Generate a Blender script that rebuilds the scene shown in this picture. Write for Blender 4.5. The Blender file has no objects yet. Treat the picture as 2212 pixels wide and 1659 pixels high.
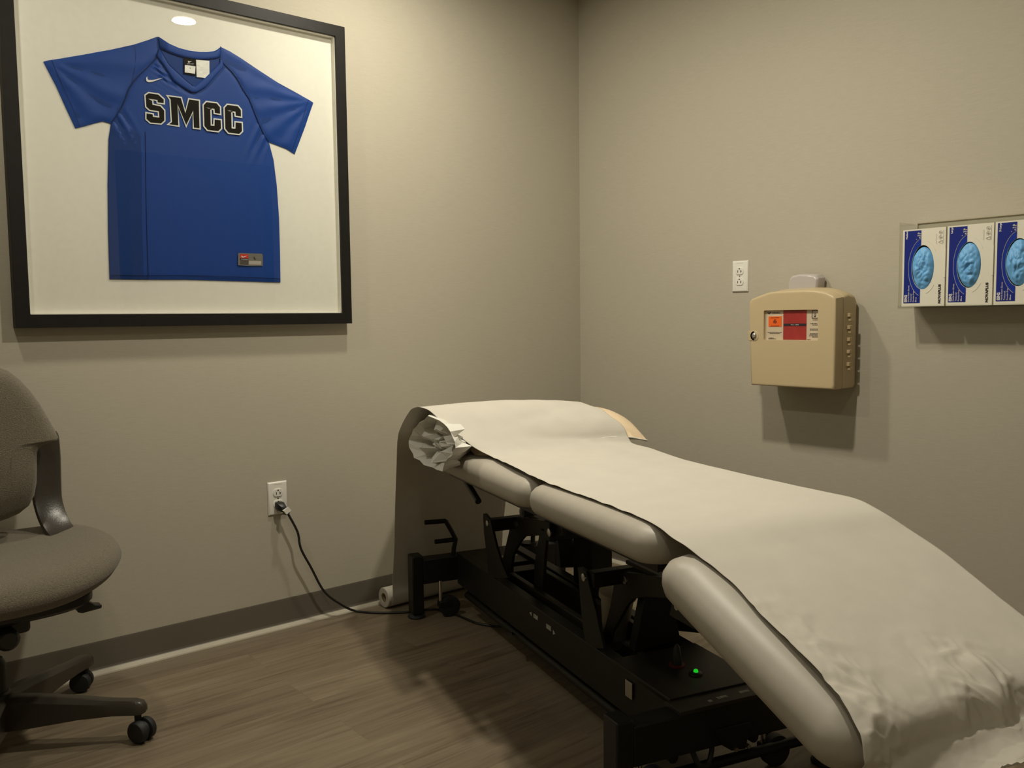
import bpy, bmesh, math, random
from mathutils import Vector, Matrix, noise, geometry
random.seed(7)
scn = bpy.context.scene
COL = scn.collection
PI = math.pi

# ------------------------------------------------------------------ camera
W, H = 2212, 1659
YAW, PITCH, ROLL, F = 0.6929, -0.0751, -0.0116, 1866.64
CAM = Vector((-2.7112, -2.7830, 1.0649))
fw = Vector((math.sin(YAW)*math.cos(PITCH), math.cos(YAW)*math.cos(PITCH), math.sin(PITCH)))
r0 = Vector((math.cos(YAW), -math.sin(YAW), 0)); u0 = r0.cross(fw)
rt = r0*math.cos(ROLL)+u0*math.sin(ROLL); up = u0*math.cos(ROLL)-r0*math.sin(ROLL)
cd = bpy.data.cameras.new('camera'); cam = bpy.data.objects.new('camera', cd); COL.objects.link(cam)
M = Matrix((rt, up, -fw)).transposed().to_4x4(); M.translation = CAM
cam.matrix_world = M
cd.sensor_width = 36; cd.lens = F/W*36; cd.clip_start = 0.02; cd.clip_end = 50
scn.camera = cam
scn.view_settings.view_transform = 'Standard'; scn.view_settings.look = 'None'
scn.view_settings.gamma = 1; scn.view_settings.exposure = -0.32
scn.view_settings.use_curve_mapping = False

# measured points: a line of sight met with a real plane of the room
def sight(u, v): return fw + rt*((u-W/2)/F) - up*((v-H/2)/F)
def hit(u, v, p, n):
    d = sight(u, v); n = Vector(n); return CAM + d*((Vector(p)-CAM).dot(n)/d.dot(n))
def hx(u, v, x): return hit(u, v, (x, 0, 0), (1, 0, 0))
def hy(u, v, y): return hit(u, v, (0, y, 0), (0, 1, 0))
def hz(u, v, z): return hit(u, v, (0, 0, z), (0, 0, 1))
# treatment-table axes: S head to foot, T across towards the right wall
TO = Vector((-1.055, -0.217, 0)); S = Vector((-0.2709, -0.9626, 0)).normalized(); T = Vector((-S.y, S.x, 0))
def w(s, t, z): return TO + S*s + T*t + Vector((0, 0, z))
def tq(u, v, t0):
    p = hit(u, v, TO+T*t0, T)-TO; return (p.dot(S), p.z)
TM = Matrix((S, T, Vector((0, 0, 1)))).transposed().to_4x4(); TM.translation = TO

# ------------------------------------------------------------------ materials
def L(r, g, b):
    f = lambda c: (c/255/12.92) if c/255 <= .04045 else ((c/255+.055)/1.055)**2.4
    return (f(r), f(g), f(b), 1)
MATS = {}
def mat(name, col, rough=.5, metal=0, bump=0, bscale=200, var=0, vscale=8, spec=.5, stretch=(1, 1, 1), sheen=0, emis=None, estr=0, sss=0, detail=4):
    m = bpy.data.materials.new(name); m.use_nodes = True; nt = m.node_tree; N = nt.nodes; K = nt.links
    b = N['Principled BSDF']
    if len(col) == 3: col = (*col, 1)
    b.inputs['Base Color'].default_value = col; b.inputs['Roughness'].default_value = rough
    b.inputs['Metallic'].default_value = metal; b.inputs['Specular IOR Level'].default_value = spec
    b.inputs['Sheen Weight'].default_value = sheen
    if emis: b.inputs['Emission Color'].default_value = emis; b.inputs['Emission Strength'].default_value = estr
    tc = N.new('ShaderNodeTexCoord'); mp = N.new('ShaderNodeMapping'); mp.inputs['Scale'].default_value = stretch
    K.new(tc.outputs['Object'], mp.inputs['Vector'])
    if var > 0:
        n = N.new('ShaderNodeTexNoise'); n.inputs['Scale'].default_value = vscale; n.inputs['Detail'].default_value = detail
        K.new(mp.outputs[0], n.inputs['Vector'])
        mr = N.new('ShaderNodeMapRange'); mr.inputs[1].default_value = .3; mr.inputs[2].default_value = .7
        mr.inputs[3].default_value = 1-var; mr.inputs[4].default_value = 1+var
        K.new(n.outputs['Fac'], mr.inputs[0])
        mx = N.new('ShaderNodeMix'); mx.data_type = 'RGBA'; mx.blend_type = 'MULTIPLY'; mx.inputs[0].default_value = 1
        mx.inputs[6].default_value = col
        K.new(mr.outputs[0], mx.inputs[7]); K.new(mx.outputs[2], b.inputs['Base Color'])
    if bump > 0:
        n2 = N.new('ShaderNodeTexNoise'); n2.inputs['Scale'].default_value = bscale; n2.inputs['Detail'].default_value = 3
        K.new(mp.outputs[0], n2.inputs['Vector'])
        bp = N.new('ShaderNodeBump'); bp.inputs['Strength'].default_value = bump; bp.inputs['Distance'].default_value = .002
        K.new(n2.outputs['Fac'], bp.inputs['Height']); K.new(bp.outputs[0], b.inputs['Normal'])
    MATS[name] = m
    return m
def clear_mat(name, tint, ior=1.5, rough=0.0):
    m = bpy.data.materials.new(name); m.use_nodes = True; nt = m.node_tree; N = nt.nodes; K = nt.links
    for n in list(N): N.remove(n)
    o = N.new('ShaderNodeOutputMaterial'); t = N.new('ShaderNodeBsdfTransparent'); t.inputs[0].default_value = (*tint, 1)
    g = N.new('ShaderNodeBsdfGlossy'); g.inputs['Roughness'].default_value = rough
    f = N.new('ShaderNodeFresnel'); ge = N.new('ShaderNodeNewGeometry'); mr = N.new('ShaderNodeMapRange')
    mr.inputs[3].default_value = ior; mr.inputs[4].default_value = 1/ior; K.new(ge.outputs['Backfacing'], mr.inputs[0]); K.new(mr.outputs[0], f.inputs[0])
    x = N.new('ShaderNodeMixShader'); K.new(f.outputs[0], x.inputs[0]); K.new(t.outputs[0], x.inputs[1]); K.new(g.outputs[0], x.inputs[2])
    K.new(x.outputs[0], o.inputs[0]); return m

WALLC = (.47, .435, .352)
def wall_material():
    m = mat('linen_wallpaper', (*WALLC, 1), .75, spec=.25)
    nt = m.node_tree; N = nt.nodes; K = nt.links; b = N['Principled BSDF']
    tc = N.new('ShaderNodeTexCoord')
    def ns(sc, scale, det):
        mp = N.new('ShaderNodeMapping'); mp.inputs['Scale'].default_value = sc; K.new(tc.outputs['Object'], mp.inputs['Vector'])
        n = N.new('ShaderNodeTexNoise'); n.inputs['Scale'].default_value = scale; n.inputs['Detail'].default_value = det
        K.new(mp.outputs[0], n.inputs['Vector']); return n
    a = ns((22, 22, 420), 1, 3); c = ns((300, 300, 60), 1, 2); d = ns((1, 1, 1), 2.2, 3)
    ad = N.new('ShaderNodeMath'); ad.operation = 'MULTIPLY_ADD'; ad.inputs[1].default_value = .35
    K.new(c.outputs['Fac'], ad.inputs[0]); K.new(a.outputs['Fac'], ad.inputs[2])
    ad2 = N.new('ShaderNodeMath'); ad2.operation = 'MULTIPLY_ADD'; ad2.inputs[1].default_value = .3
    K.new(d.outputs['Fac'], ad2.inputs[0]); K.new(ad.outputs[0], ad2.inputs[2])
    mr = N.new('ShaderNodeMapRange'); mr.inputs[1].default_value = .6; mr.inputs[2].default_value = 1.25; mr.inputs[3].default_value = .94; mr.inputs[4].default_value = 1.06
    K.new(ad2.outputs[0], mr.inputs[0])
    mx = N.new('ShaderNodeMix'); mx.data_type = 'RGBA'; mx.blend_type = 'MULTIPLY'; mx.inputs[0].default_value = 1; mx.inputs[6].default_value = (*WALLC, 1)
    K.new(mr.outputs[0], mx.inputs[7]); K.new(mx.outputs[2], b.inputs['Base Color'])
    bp = N.new('ShaderNodeBump'); bp.inputs['Strength'].default_value = .12; bp.inputs['Distance'].default_value = .001
    K.new(ad.outputs[0], bp.inputs['Height']); K.new(bp.outputs[0], b.inputs['Normal'])
    return m
def floor_material():
    m = mat('vinyl_planks', (.1, .08, .06, 1), .42, spec=.4)
    nt = m.node_tree; N = nt.nodes; K = nt.links; b = N['Principled BSDF']
    tc = N.new('ShaderNodeTexCoord')
    br = N.new('ShaderNodeTexBrick'); br.inputs['Scale'].default_value = 1; br.inputs['Brick Width'].default_value = 1.2; br.inputs['Row Height'].default_value = .152
    br.inputs['Mortar Size'].default_value = .0012; br.inputs['Color1'].default_value = (0, 0, 0, 1); br.inputs['Color2'].default_value = (1, 1, 1, 1)
    br.inputs['Mortar'].default_value = (.3, .3, .3, 1); br.offset = .37
    K.new(tc.outputs['Object'], br.inputs['Vector'])
    cmb = N.new('ShaderNodeVectorMath'); cmb.operation = 'MULTIPLY_ADD'; cmb.inputs[1].default_value = (4, 4, 4)
    K.new(br.outputs['Color'], cmb.inputs[0]); K.new(tc.outputs['Object'], cmb.inputs[2])
    mp = N.new('ShaderNodeMapping'); mp.inputs['Scale'].default_value = (1.6, 22, 1); K.new(cmb.outputs[0], mp.inputs['Vector'])
    n = N.new('ShaderNodeTexNoise'); n.inputs['Scale'].default_value = 1.3; n.inputs['Detail'].default_value = 7; n.inputs['Roughness'].default_value = .62; n.inputs['Distortion'].default_value = .9
    K.new(mp.outputs[0], n.inputs['Vector'])
    mp2 = N.new('ShaderNodeMapping'); mp2.inputs['Scale'].default_value = (5, 150, 1); K.new(cmb.outputs[0], mp2.inputs['Vector'])
    n2 = N.new('ShaderNodeTexNoise'); n2.inputs['Scale'].default_value = 1; n2.inputs['Detail'].default_value = 4; K.new(mp2.outputs[0], n2.inputs['Vector'])
    ad = N.new('ShaderNodeMath'); ad.operation = 'MULTIPLY_ADD'; ad.inputs[1].default_value = .35; K.new(n2.outputs['Fac'], ad.inputs[0]); K.new(n.outputs['Fac'], ad.inputs[2])
    cr = N.new('ShaderNodeValToRGB'); e = cr.color_ramp.elements
    e[0].position = .45; e[0].color = (.110, .082, .053, 1); e[1].position = .9; e[1].color = (.225, .182, .124, 1)
    e2 = cr.color_ramp.elements.new(.66); e2.color = (.178, .139, .092, 1)
    K.new(ad.outputs[0], cr.inputs[0])
    mr = N.new('ShaderNodeMapRange'); mr.inputs[3].default_value = .86; mr.inputs[4].default_value = 1.1; K.new(br.outputs['Color'], mr.inputs[0])
    mx = N.new('ShaderNodeMix'); mx.data_type = 'RGBA'; mx.blend_type = 'MULTIPLY'; mx.inputs[0].default_value = 1
    K.new(cr.outputs[0], mx.inputs[6]); K.new(mr.outputs[0], mx.inputs[7]); K.new(mx.outputs[2], b.inputs['Base Color'])
    bp = N.new('ShaderNodeBump'); bp.inputs['Strength'].default_value = .12; bp.inputs['Distance'].default_value = .001
    K.new(ad.outputs[0], bp.inputs['Height']); K.new(bp.outputs[0], b.inputs['Normal'])
    return m

m_wall = wall_material(); m_floor = floor_material()
m_ceil = mat('ceiling_paint', (.60, .58, .53), .9, var=.03, vscale=20)
m_base = mat('rubber_baseboard', (.135, .118, .092), .38, var=.05, vscale=3)
m_trim = mat('beige_floor_trim', (.50, .46, .37), .6, var=.05, vscale=12)
m_doorw = mat('door_veneer', (.10, .055, .03), .35, var=.35, vscale=5, stretch=(9, 9, .7))
m_white = mat('white_plastic', (.78, .76, .70), .35)
m_slot = mat('slot_dark', (.02, .018, .015), .6)
m_blackp = mat('black_plastic', (.012, .012, .012), .4, var=.1)
m_rubber = mat('black_rubber', (.010, .010, .011), .62, bump=.1, bscale=60)
m_frame = mat('black_wood_frame', (.008, .007, .006), .5, spec=.25, bump=.2, bscale=30, stretch=(1, 1, 1), var=.15, vscale=30)
m_back = mat('mat_board', (.80, .775, .70), .85, var=.02, vscale=60)
m_blue = mat('jersey_polyester', (.004, .046, .25), .55, bump=.1, bscale=900, spec=.25)
m_blue2 = mat('jersey_side_mesh', (.004, .034, .175), .65, bump=.1, bscale=1500, spec=.2)
m_bluei = mat('jersey_inside', (.005, .038, .19), .6, spec=.2)
m_seam = mat('seam_thread', (.003, .016, .09), .7, spec=.2)
m_lwhite = mat('tackle_twill_white', (.72, .72, .68), .7, spec=.1)
m_lblack = mat('tackle_twill_black', (.010, .009, .007), .7, spec=.1)
m_tagw = mat('satin_label', (.70, .69, .64), .35, bump=.4, bscale=80)
m_tagg = mat('grey_label', (.16, .15, .13), .5)
m_tagg2 = mat('dark_grey_label', (.07, .06, .05), .5)
m_tags = mat('silver_label', (.42, .38, .34), .4)
m_red = mat('red_label', (.55, .03, .012), .5)
m_glass = clear_mat('picture_glass', (.98, .985, .98))
m_acr = clear_mat('clear_acrylic', (.95, .955, .94), 1.49, .05)
m_acre = mat('acrylic_edge', (.40, .36, .25), .15, spec=.8)
m_beige = mat('beige_cabinet_plastic', (.55, .44, .265), .38, bump=.05, bscale=300)
m_label = mat('cream_label', (.60, .50, .36), .5)
m_orange = mat('orange_sticker', (.85, .13, .01), .5)
m_redp = mat('red_translucent_panel', (.36, .035, .03), .3, var=.15, vscale=30)
m_ink = mat('black_ink', (.02, .012, .02), .6)
m_inkw = mat('white_ink', (.75, .72, .70), .6)
m_chrome = mat('chrome', (.75, .74, .72), .15, 1)
m_steel = mat('zinc_bolt', (.55, .54, .5), .3, 1)
m_flap = mat('frosted_lid', (.62, .58, .56), .3); m_flap.node_tree.nodes['Principled BSDF'].inputs['Transmission Weight'].default_value = .25
m_carton = mat('glove_carton', (.76, .73, .62), .5)
m_cblue = mat('carton_blue', (.008, .020, .21), .4, spec=.3)
m_cblue2 = mat('carton_bright_blue', (.006, .030, .30), .4, spec=.3)
m_glove = mat('nitrile_blue', (.15, .42, .78), .5, bump=.3, bscale=40)
m_cgrey = mat('carton_grey', (.45, .43, .38), .5)
m_vinyl = mat('grey_vinyl', (.385, .355, .30), .44, spec=.4, bump=.03, bscale=500, var=.03, vscale=40)
m_steelb = mat('black_powder_coat', (.011, .010, .008), .45, spec=.3, bump=.15, bscale=700)
m_steelb_lit = mat('lit_black_powder_coat', (.020, .017, .012), .48, spec=.35, bump=.15, bscale=700)  # same black coat, lit brownish tone of the plates put into its colour
m_stick = mat('worn_white_sticker', (.30, .30, .27), .5, var=.5, vscale=120)
m_paper = mat('exam_paper', (.54, .51, .445), .8, bump=.12, bscale=120, var=.025, vscale=14)
m_case = mat('paper_pillowcase', (.68, .67, .62), .7, bump=.15, bscale=100)
m_pillow = mat('cream_pillow_vinyl', (.78, .62, .42), .35, bump=.3, bscale=25)
m_core = mat('cardboard_core', (.30, .22, .14), .8)
m_fab = mat('chair_fabric', (.135, .114, .080), .9, bump=.9, bscale=420, var=.28, vscale=480, sheen=.2, detail=1)
m_chp = mat('chair_brown_plastic', (.036, .030, .023), .3, bump=.15, bscale=250)
m_motor = mat('grey_motor_housing', (.30, .27, .21), .55)
m_green = mat('green_indicator', (.0, .3, .01), .4, emis=(.01, .65, .02, 1), estr=.9)
m_redk = mat('red_plastic_ring', (.16, .02, .015), .4)
m_lens = mat('lamp_lens', (1, 1, 1), .5, emis=(1, .86, .62, 1), estr=1)

# ------------------------------------------------------------------ mesh helpers
def obj(name, verts, faces, m, parent=None, smooth=False, solid=0, mats=None):
    me = bpy.data.meshes.new(name); me.from_pydata([tuple(v) for v in verts], [], faces); me.materials.append(m)
    me.validate(); me.update()
    bm = bmesh.new(); bm.from_mesh(me); bmesh.ops.remove_doubles(bm, verts=bm.verts, dist=1e-6)
    bmesh.ops.recalc_face_normals(bm, faces=bm.faces); bm.to_mesh(me); bm.free()
    if smooth:
        for p in me.polygons: p.use_smooth = True
        me.set_sharp_from_angle(angle=math.radians(40))
    o = bpy.data.objects.new(name, me); COL.objects.link(o)
    if parent:
        o.parent = parent
    if solid:
        s = o.modifiers.new('solid', 'SOLIDIFY'); s.thickness = solid; s.offset = 0
    return o
def bevel(o, wd, seg=2):
    b = o.modifiers.new('bevel', 'BEVEL'); b.width = wd; b.segments = seg; b.limit_method = 'ANGLE'; b.angle_limit = math.radians(35)
    for p in o.data.polygons: p.use_smooth = True
    o.data.set_sharp_from_angle(angle=math.radians(40))
    return o
class MB:
    def __init__(s): s.v = []; s.f = []
    def add(s, vs, fs):
        k = len(s.v); s.v += [Vector(v) for v in vs]; s.f += [[i+k for i in f] for f in fs]; return s
    def box(s, a, b, X=None):
        x0, y0, z0 = a; x1, y1, z1 = b
        vs = [Vector(p) for p in ((x0, y0, z0), (x1, y0, z0), (x1, y1, z0), (x0, y1, z0), (x0, y0, z1), (x1, y0, z1), (x1, y1, z1), (x0, y1, z1))]
        if X is not None: vs = [X @ v for v in vs]
        return s.add(vs, [(0, 3, 2, 1), (4, 5, 6, 7), (0, 1, 5, 4), (1, 2, 6, 5), (2, 3, 7, 6), (3, 0, 4, 7)])
    def tube(s, pts, r, n=12, cap=True, r2=None):
        pts = [Vector(p) for p in pts]; rings = []; prev = None
        for i, p in enumerate(pts):
            d = (pts[min(i+1, len(pts)-1)]-pts[max(i-1, 0)]).normalized()
            if prev is None: a = d.orthogonal().normalized()
            else: a = (prev - d*prev.dot(d)).normalized()
            prev = a; b = d.cross(a)
            rr = r[i] if isinstance(r, (list, tuple)) else r
            rings.append([p + (a*math.cos(2*PI*k/n)+b*math.sin(2*PI*k/n))*rr for k in range(n)])
        vs = [v for R in rings for v in R]; fs = []
        for i in range(len(rings)-1):
            for k in range(n): fs.append((i*n+k, i*n+(k+1) % n, (i+1)*n+(k+1) % n, (i+1)*n+k))
        if cap: fs.append(tuple(range(n-1, -1, -1))); fs.append(tuple((len(rings)-1)*n+k for k in range(n)))
        return s.add(vs, fs)
    def cyl(s, a, b, r, n=20): return s.tube([a, b], r, n)
    def prism(s, poly, off):
        off = Vector(off); n = len(poly); a = [Vector(p) for p in poly]; b = [p+off for p in a]
        return s.add(a+b, [tuple(range(n)), tuple(range(2*n-1, n-1, -1))]+[(i, i+n, (i+1) % n+n, (i+1) % n) for i in range(n)])
    def loft(s, rings, cap0=True, cap1=True):
        n = len(rings[0]); fs = []
        for i in range(len(rings)-1):
            for k in range(n): fs.append((i*n+k, i*n+(k+1) % n, (i+1)*n+(k+1) % n, (i+1)*n+k))
        if cap0: fs.append(tuple(range(n-1, -1, -1)))
        if cap1: fs.append(tuple((len(rings)-1)*n+k for k in range(n)))
        return s.add([v for R in rings for v in R], fs)
    def build(s, name, m, parent=None, smooth=False, bev=0):
        o = obj(name, s.v, s.f, m, parent, smooth)
        if bev: bevel(o, bev)
        return o
def empty(name, loc=(0, 0, 0)):
    e = bpy.data.objects.new(name, None); e.empty_display_size = .05; COL.objects.link(e); return e
def tag(o, label=None, cat=None, group=None, kind=None):
    if label: o['label'] = label
    if cat: o['category'] = cat
    if group: o['group'] = group
    if kind: o['kind'] = kind
    return o
def struct(o): o['kind'] = 'structure'; return o
def set_base(e, loc):          # put an Empty at the thing's base without moving its parts
    loc = Vector(loc); e.location = loc
    for c in e.children: c.matrix_parent_inverse = Matrix.Translation(-loc)
def spline(pts, n=8):
    pts = [Vector(p) for p in pts]; out = []
    for i in range(len(pts)-1):
        p0 = pts[max(i-1, 0)]; p1 = pts[i]; p2 = pts[i+1]; p3 = pts[min(i+2, len(pts)-1)]
        for k in range(n):
            t = k/n; out.append(.5*((2*p1)+(-p0+p2)*t+(2*p0-5*p1+4*p2-p3)*t*t+(-p0+3*p1-3*p2+p3)*t**3))
    out.append(pts[-1]); return out
def text_obj(name, s, size, m, parent, X, bold=0.0, ext=0.0002, align='LEFT', width=None):
    c = bpy.data.curves.new('tmp', 'FONT'); c.body = s; c.size = size; c.extrude = ext; c.offset = bold; c.align_x = align; c.resolution_u = 3
    o = bpy.data.objects.new('tmp', c); COL.objects.link(o)
    dg = bpy.context.evaluated_depsgraph_get(); me = bpy.data.meshes.new_from_object(o.evaluated_get(dg))
    bpy.data.objects.remove(o); bpy.data.curves.remove(c)
    if width:
        xs = [v.co.x for v in me.vertices]; k = width/max(1e-6, max(xs)-min(xs))
        for v in me.vertices: v.co.x *= k
    me.transform(X); me.materials.clear(); me.materials.append(m); me.name = name
    n = bpy.data.objects.new(name, me); COL.objects.link(n); n.parent = parent; return n
def frame_of(o, x, y):         # matrix: local x, y axes on a surface, origin o
    x = Vector(x).normalized(); y = Vector(y).normalized(); z = x.cross(y)
    A = Matrix((x, y, z)).transposed().to_4x4(); A.translation = Vector(o); return A
def inside(p, poly):
    c = False; j = len(poly)-1
    for i in range(len(poly)):
        if (poly[i][1] > p[1]) != (poly[j][1] > p[1]) and p[0] < (poly[j][0]-poly[i][0])*(p[1]-poly[i][1])/(poly[j][1]-poly[i][1])+poly[i][0]: c = not c
        j = i
    return c
def dist_edge(p, poly):
    best = 1e9
    for i in range(len(poly)):
        a = Vector(poly[i-1]); b = Vector(poly[i]); ab = b-a; t = max(0, min(1, (Vector(p)-a).dot(ab)/max(1e-12, ab.dot(ab))))
        best = min(best, (Vector(p)-a-ab*t).length)
    return best
def densify(poly, st):
    out = []
    for i in range(len(poly)):
        a = Vector(poly[i]); b = Vector(poly[(i+1) % len(poly)]); n = max(1, int((b-a).length/st))
        out += [a.lerp(b, k/n) for k in range(n)]
    return out
def cloth_poly(name, poly, m, parent, place, h, step=.012, thick=.0018):
    """filled sheet from an outline, with height function h(x, y, distance to edge); place(x, y, height)->world"""
    P = densify(poly, step); pts = [Vector((p[0], p[1])) for p in P]; nb = len(pts)
    xs = [p.x for p in pts]; ys = [p.y for p in pts]; x = min(xs)
    k = 0
    while x < max(xs):
        y = min(ys) + (k % 2)*step*.5
        while y < max(ys):
            if inside((x, y), P) and dist_edge((x, y), P) > step*.45: pts.append(Vector((x, y)))
            y += step
        x += step*.87; k += 1
    r = geometry.delaunay_2d_cdt(pts, [(i, (i+1) % nb) for i in range(nb)], [], 1, 1e-6)
    vs = [place(v.x, v.y, h(v.x, v.y, dist_edge(v, P))) for v in r[0]]
    back = [place(v.x, v.y, -thick) for v in r[0]]
    n = len(vs); fs = [list(f) for f in r[2]]
    cnt = {}
    for f in fs:
        for i in range(len(f)): e = (f[i], f[(i+1) % len(f)]); cnt[tuple(sorted(e))] = cnt.get(tuple(sorted(e)), 0)+1
    side = []
    for f in fs:
        for i in range(len(f)):
            a, b = f[i], f[(i+1) % len(f)]
            if cnt[tuple(sorted((a, b)))] == 1: side.append([b, a, a+n, b+n])
    o = obj(name, vs+back, fs+[[i+n for i in reversed(f)] for f in fs]+side, m, parent, True)
    return o

# ------------------------------------------------------------------ room shell
X0, Y0, ZC = -3.9, -3.3, 2.46
def slab(name, a, b, m): return struct(MB().box(a, b).build(name, m))
slab('floor', (X0-.1, Y0-.1, -.1), (.1, .1, 0), m_floor)
slab('ceiling', (X0-.1, Y0-.1, ZC), (.1, .1, ZC+.1), m_ceil)
slab('wall_back', (X0-.1, 0, 0), (.1, .1, ZC), m_wall)
slab('wall_right', (0, Y0, 0), (.1, 0, ZC), m_wall)
slab('wall_left', (X0-.1, Y0, 0), (X0, 0, ZC), m_wall)
slab('wall_front', (X0-.1, Y0-.1, 0), (.1, Y0, ZC), m_wall)
prof = [(0, .102), (.0035, .1025), (.004, .098), (.004, .022), (.0055, .0165), (.009, .014), (.009, .0), (0, 0)]
def base_run(name, p0, p1, nrm):
    nrm = Vector(nrm); d = Vector(p1)-Vector(p0)
    return struct(MB().prism([Vector(p0)+nrm*a+Vector((0, 0, z)) for a, z in prof], d).build(name, m_base))
base_run('baseboard_back', (X0, 0, 0), (0, 0, 0), (0, -1, 0))
base_run('baseboard_right', (0, 0, 0), (0, Y0, 0), (-1, 0, 0))
base_run('baseboard_left', (X0, 0, 0), (X0, Y0, 0), (1, 0, 0))
tp = [(0, 0), (.0175, 0), (.0165, .004), (.0100, .0135), (.009, .0145), (0, .0145)]
struct(MB().prism([Vector((X0, -a, z)) for a, z in tp], (-X0-.0, 0, 0)).build('trim_1', m_trim))
struct(MB().prism([Vector((-a, 0, z)) for a, z in tp], (0, Y0, 0)).build('trim_2', m_trim))
d1 = struct(MB().box((-.98, Y0, 0), (-.06, Y0+.045, 2.12)).build('door_1', m_doorw))
fr = MB(); fr.box((-1.04, Y0, 0), (-.98, Y0+.06, 2.18)); fr.box((-.06, Y0, 0), (-.0, Y0+.06, 2.18)); fr.box((-.98, Y0, 2.12), (-.06, Y0+.06, 2.18))
fr.build('door_frame', m_blackp, d1)
hb = MB(); hb.cyl((-.9, Y0+.045, 1.0), (-.9, Y0+.10, 1.0), .011); hb.cyl((-.9, Y0+.095, 1.0), (-.79, Y0+.095, 1.0), .009); hb.build('door_handle', m_chrome, d1, True)

# ------------------------------------------------------------------ ceiling lights
LIGHTS = [(-1.15, -.56, 15, 'recessed round ceiling light nearest the corner above the treatment table'),
          (-1.245, -1.385, 28, 'recessed round ceiling light mirrored in the picture glass'),
          (-2.55, -.62, 9.5, 'recessed round ceiling light above the office chair'),
          (-2.62, -2.3, 5.5, 'added unseen fill light, recessed in the left rear of the ceiling')]  # last entry: unseen light added as weak ambient fill
def ring_prof(cx, cy, pr, n=40): return [[Vector((cx+r*math.cos(2*PI*k/n), cy+r*math.sin(2*PI*k/n), z)) for k in range(n)] for r, z in pr]
for x, y, e, lab in LIGHTS:
    c = empty('ceiling_light'); tag(c, lab, 'ceiling light', 'recessed ceiling lights')
    MB().loft(ring_prof(x, y, [(.047, ZC-.002), (.049, ZC-.006), (.066, ZC-.004), (.070, ZC)]), False, False).build('trim_ring', m_white, c, True)
    MB().loft(ring_prof(x, y, [(.0001, ZC-.0035), (.048, ZC-.003), (.048, ZC)]), False, False).build('lens', m_lens, c)
    ld = bpy.data.lights.new('lamp', 'AREA'); ld.shape = 'DISK'; ld.size = .10; ld.energy = e; ld.color = (1, .925, .76)
    lo = bpy.data.objects.new('lamp', ld); COL.objects.link(lo); lo.location = (x, y, ZC-.012); lo.parent = c
    set_base(c, (x, y, ZC))
m_lens.node_tree.nodes['Principled BSDF'].inputs['Emission Strength'].default_value = 12

# ------------------------------------------------------------------ framed display
FX0, FX1, FZ0, FZ1, FD, FB = -2.2305, -1.1722, 1.0556, 2.0849, .0402, .0375
pic = empty('shadow_box_frame'); tag(pic, 'large square black shadow box frame hanging on the left wall around the blue jersey', 'picture frame')
m_ = MB()
fp = [(0, -.001), (0, -FD), (FB, -FD), (FB, -FD+.006), (FB-.004, -FD+.006), (FB-.004, -.001)]
rings = []
for (cx, cz, sx, sz) in ((FX0, FZ0, 1, 1), (FX1, FZ0, -1, 1), (FX1, FZ1, -1, -1), (FX0, FZ1, 1, -1)):
    rings.append([Vector((cx+sx*a, y, cz+sz*a)) for a, y in fp])
rings.append(rings[0]); m_.loft(rings, False, False)
m_.build('frame_moulding', m_frame, pic, bev=.0008)
BY = -.013
MB().box((FX0+FB-.006, BY, FZ0+FB-.006), (FX1-FB+.006, -.003, FZ1-FB+.006)).build('backing_board', m_back, pic)
sp = MB(); a = FB-.002; b_ = .004
for x0, z0, x1, z1 in ((FX0+a, FZ0+a, FX0+a+b_, FZ1-a), (FX1-a-b_, FZ0+a, FX1-a, FZ1-a), (FX0+a, FZ0+a, FX1-a, FZ0+a+b_), (FX0+a, FZ1-a-b_, FX1-a, FZ1-a)):
    sp.box((x0, -FD+.0075, z0), (x1, BY, z1))
sp.build('mat_spacer', m_back, pic)
MB().box((FX0+FB-.003, -FD+.0045, FZ0+FB-.003), (FX1-FB+.003, -FD+.0065, FZ1-FB+.003)).build('glass_pane', m_glass, pic)
set_base(pic, ((FX0+FX1)/2, 0, FZ0))

# jersey: outline measured on the plane of the backing board
JY = -.0165
def J(u, v): p = hy(u, v, JY); return (p.x, p.z)
def jplace(x, z, h): return Vector((x, JY+.001-h, z))
def c1(x, y): return (260+x/7.213, 80+y/7.213)      # detail measurements of the chest
jer = empty('jersey'); tag(jer, 'blue short sleeved team jersey with SMCC lettering mounted flat inside the black frame', 'jersey')
sil = [(341,79),(337,80),(318,87),(290,96),(240,107),(180,118),(120,128),(105,130),(94,133),(101,147),(121,185),(142,232),(163,277),(180,273),(205,266),(222,262),(233,265),(240,267),
       (235,300),(233,400),(234,500),(237,603),(300,604),(400,604),(500,607),(606,610),(605,540),(603,470),(598,400),(591,345),(581,307),(600,314),(620,322),(637,333),(648,304),(660,272),(677,222),(670,217),(640,200),(600,178),(560,152),(520,125),(497,111),(477,101),
       (470,107),(462,111),(448,113),(430,113),(408,110),(385,104),(365,94),(350,84)]
silw = [J(*p) for p in sil]
def hb0(x, z, d): return .0015*min(1, d/.01)
cloth_poly('back_panel', silw, m_bluei, jer, jplace, hb0, .03)
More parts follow.
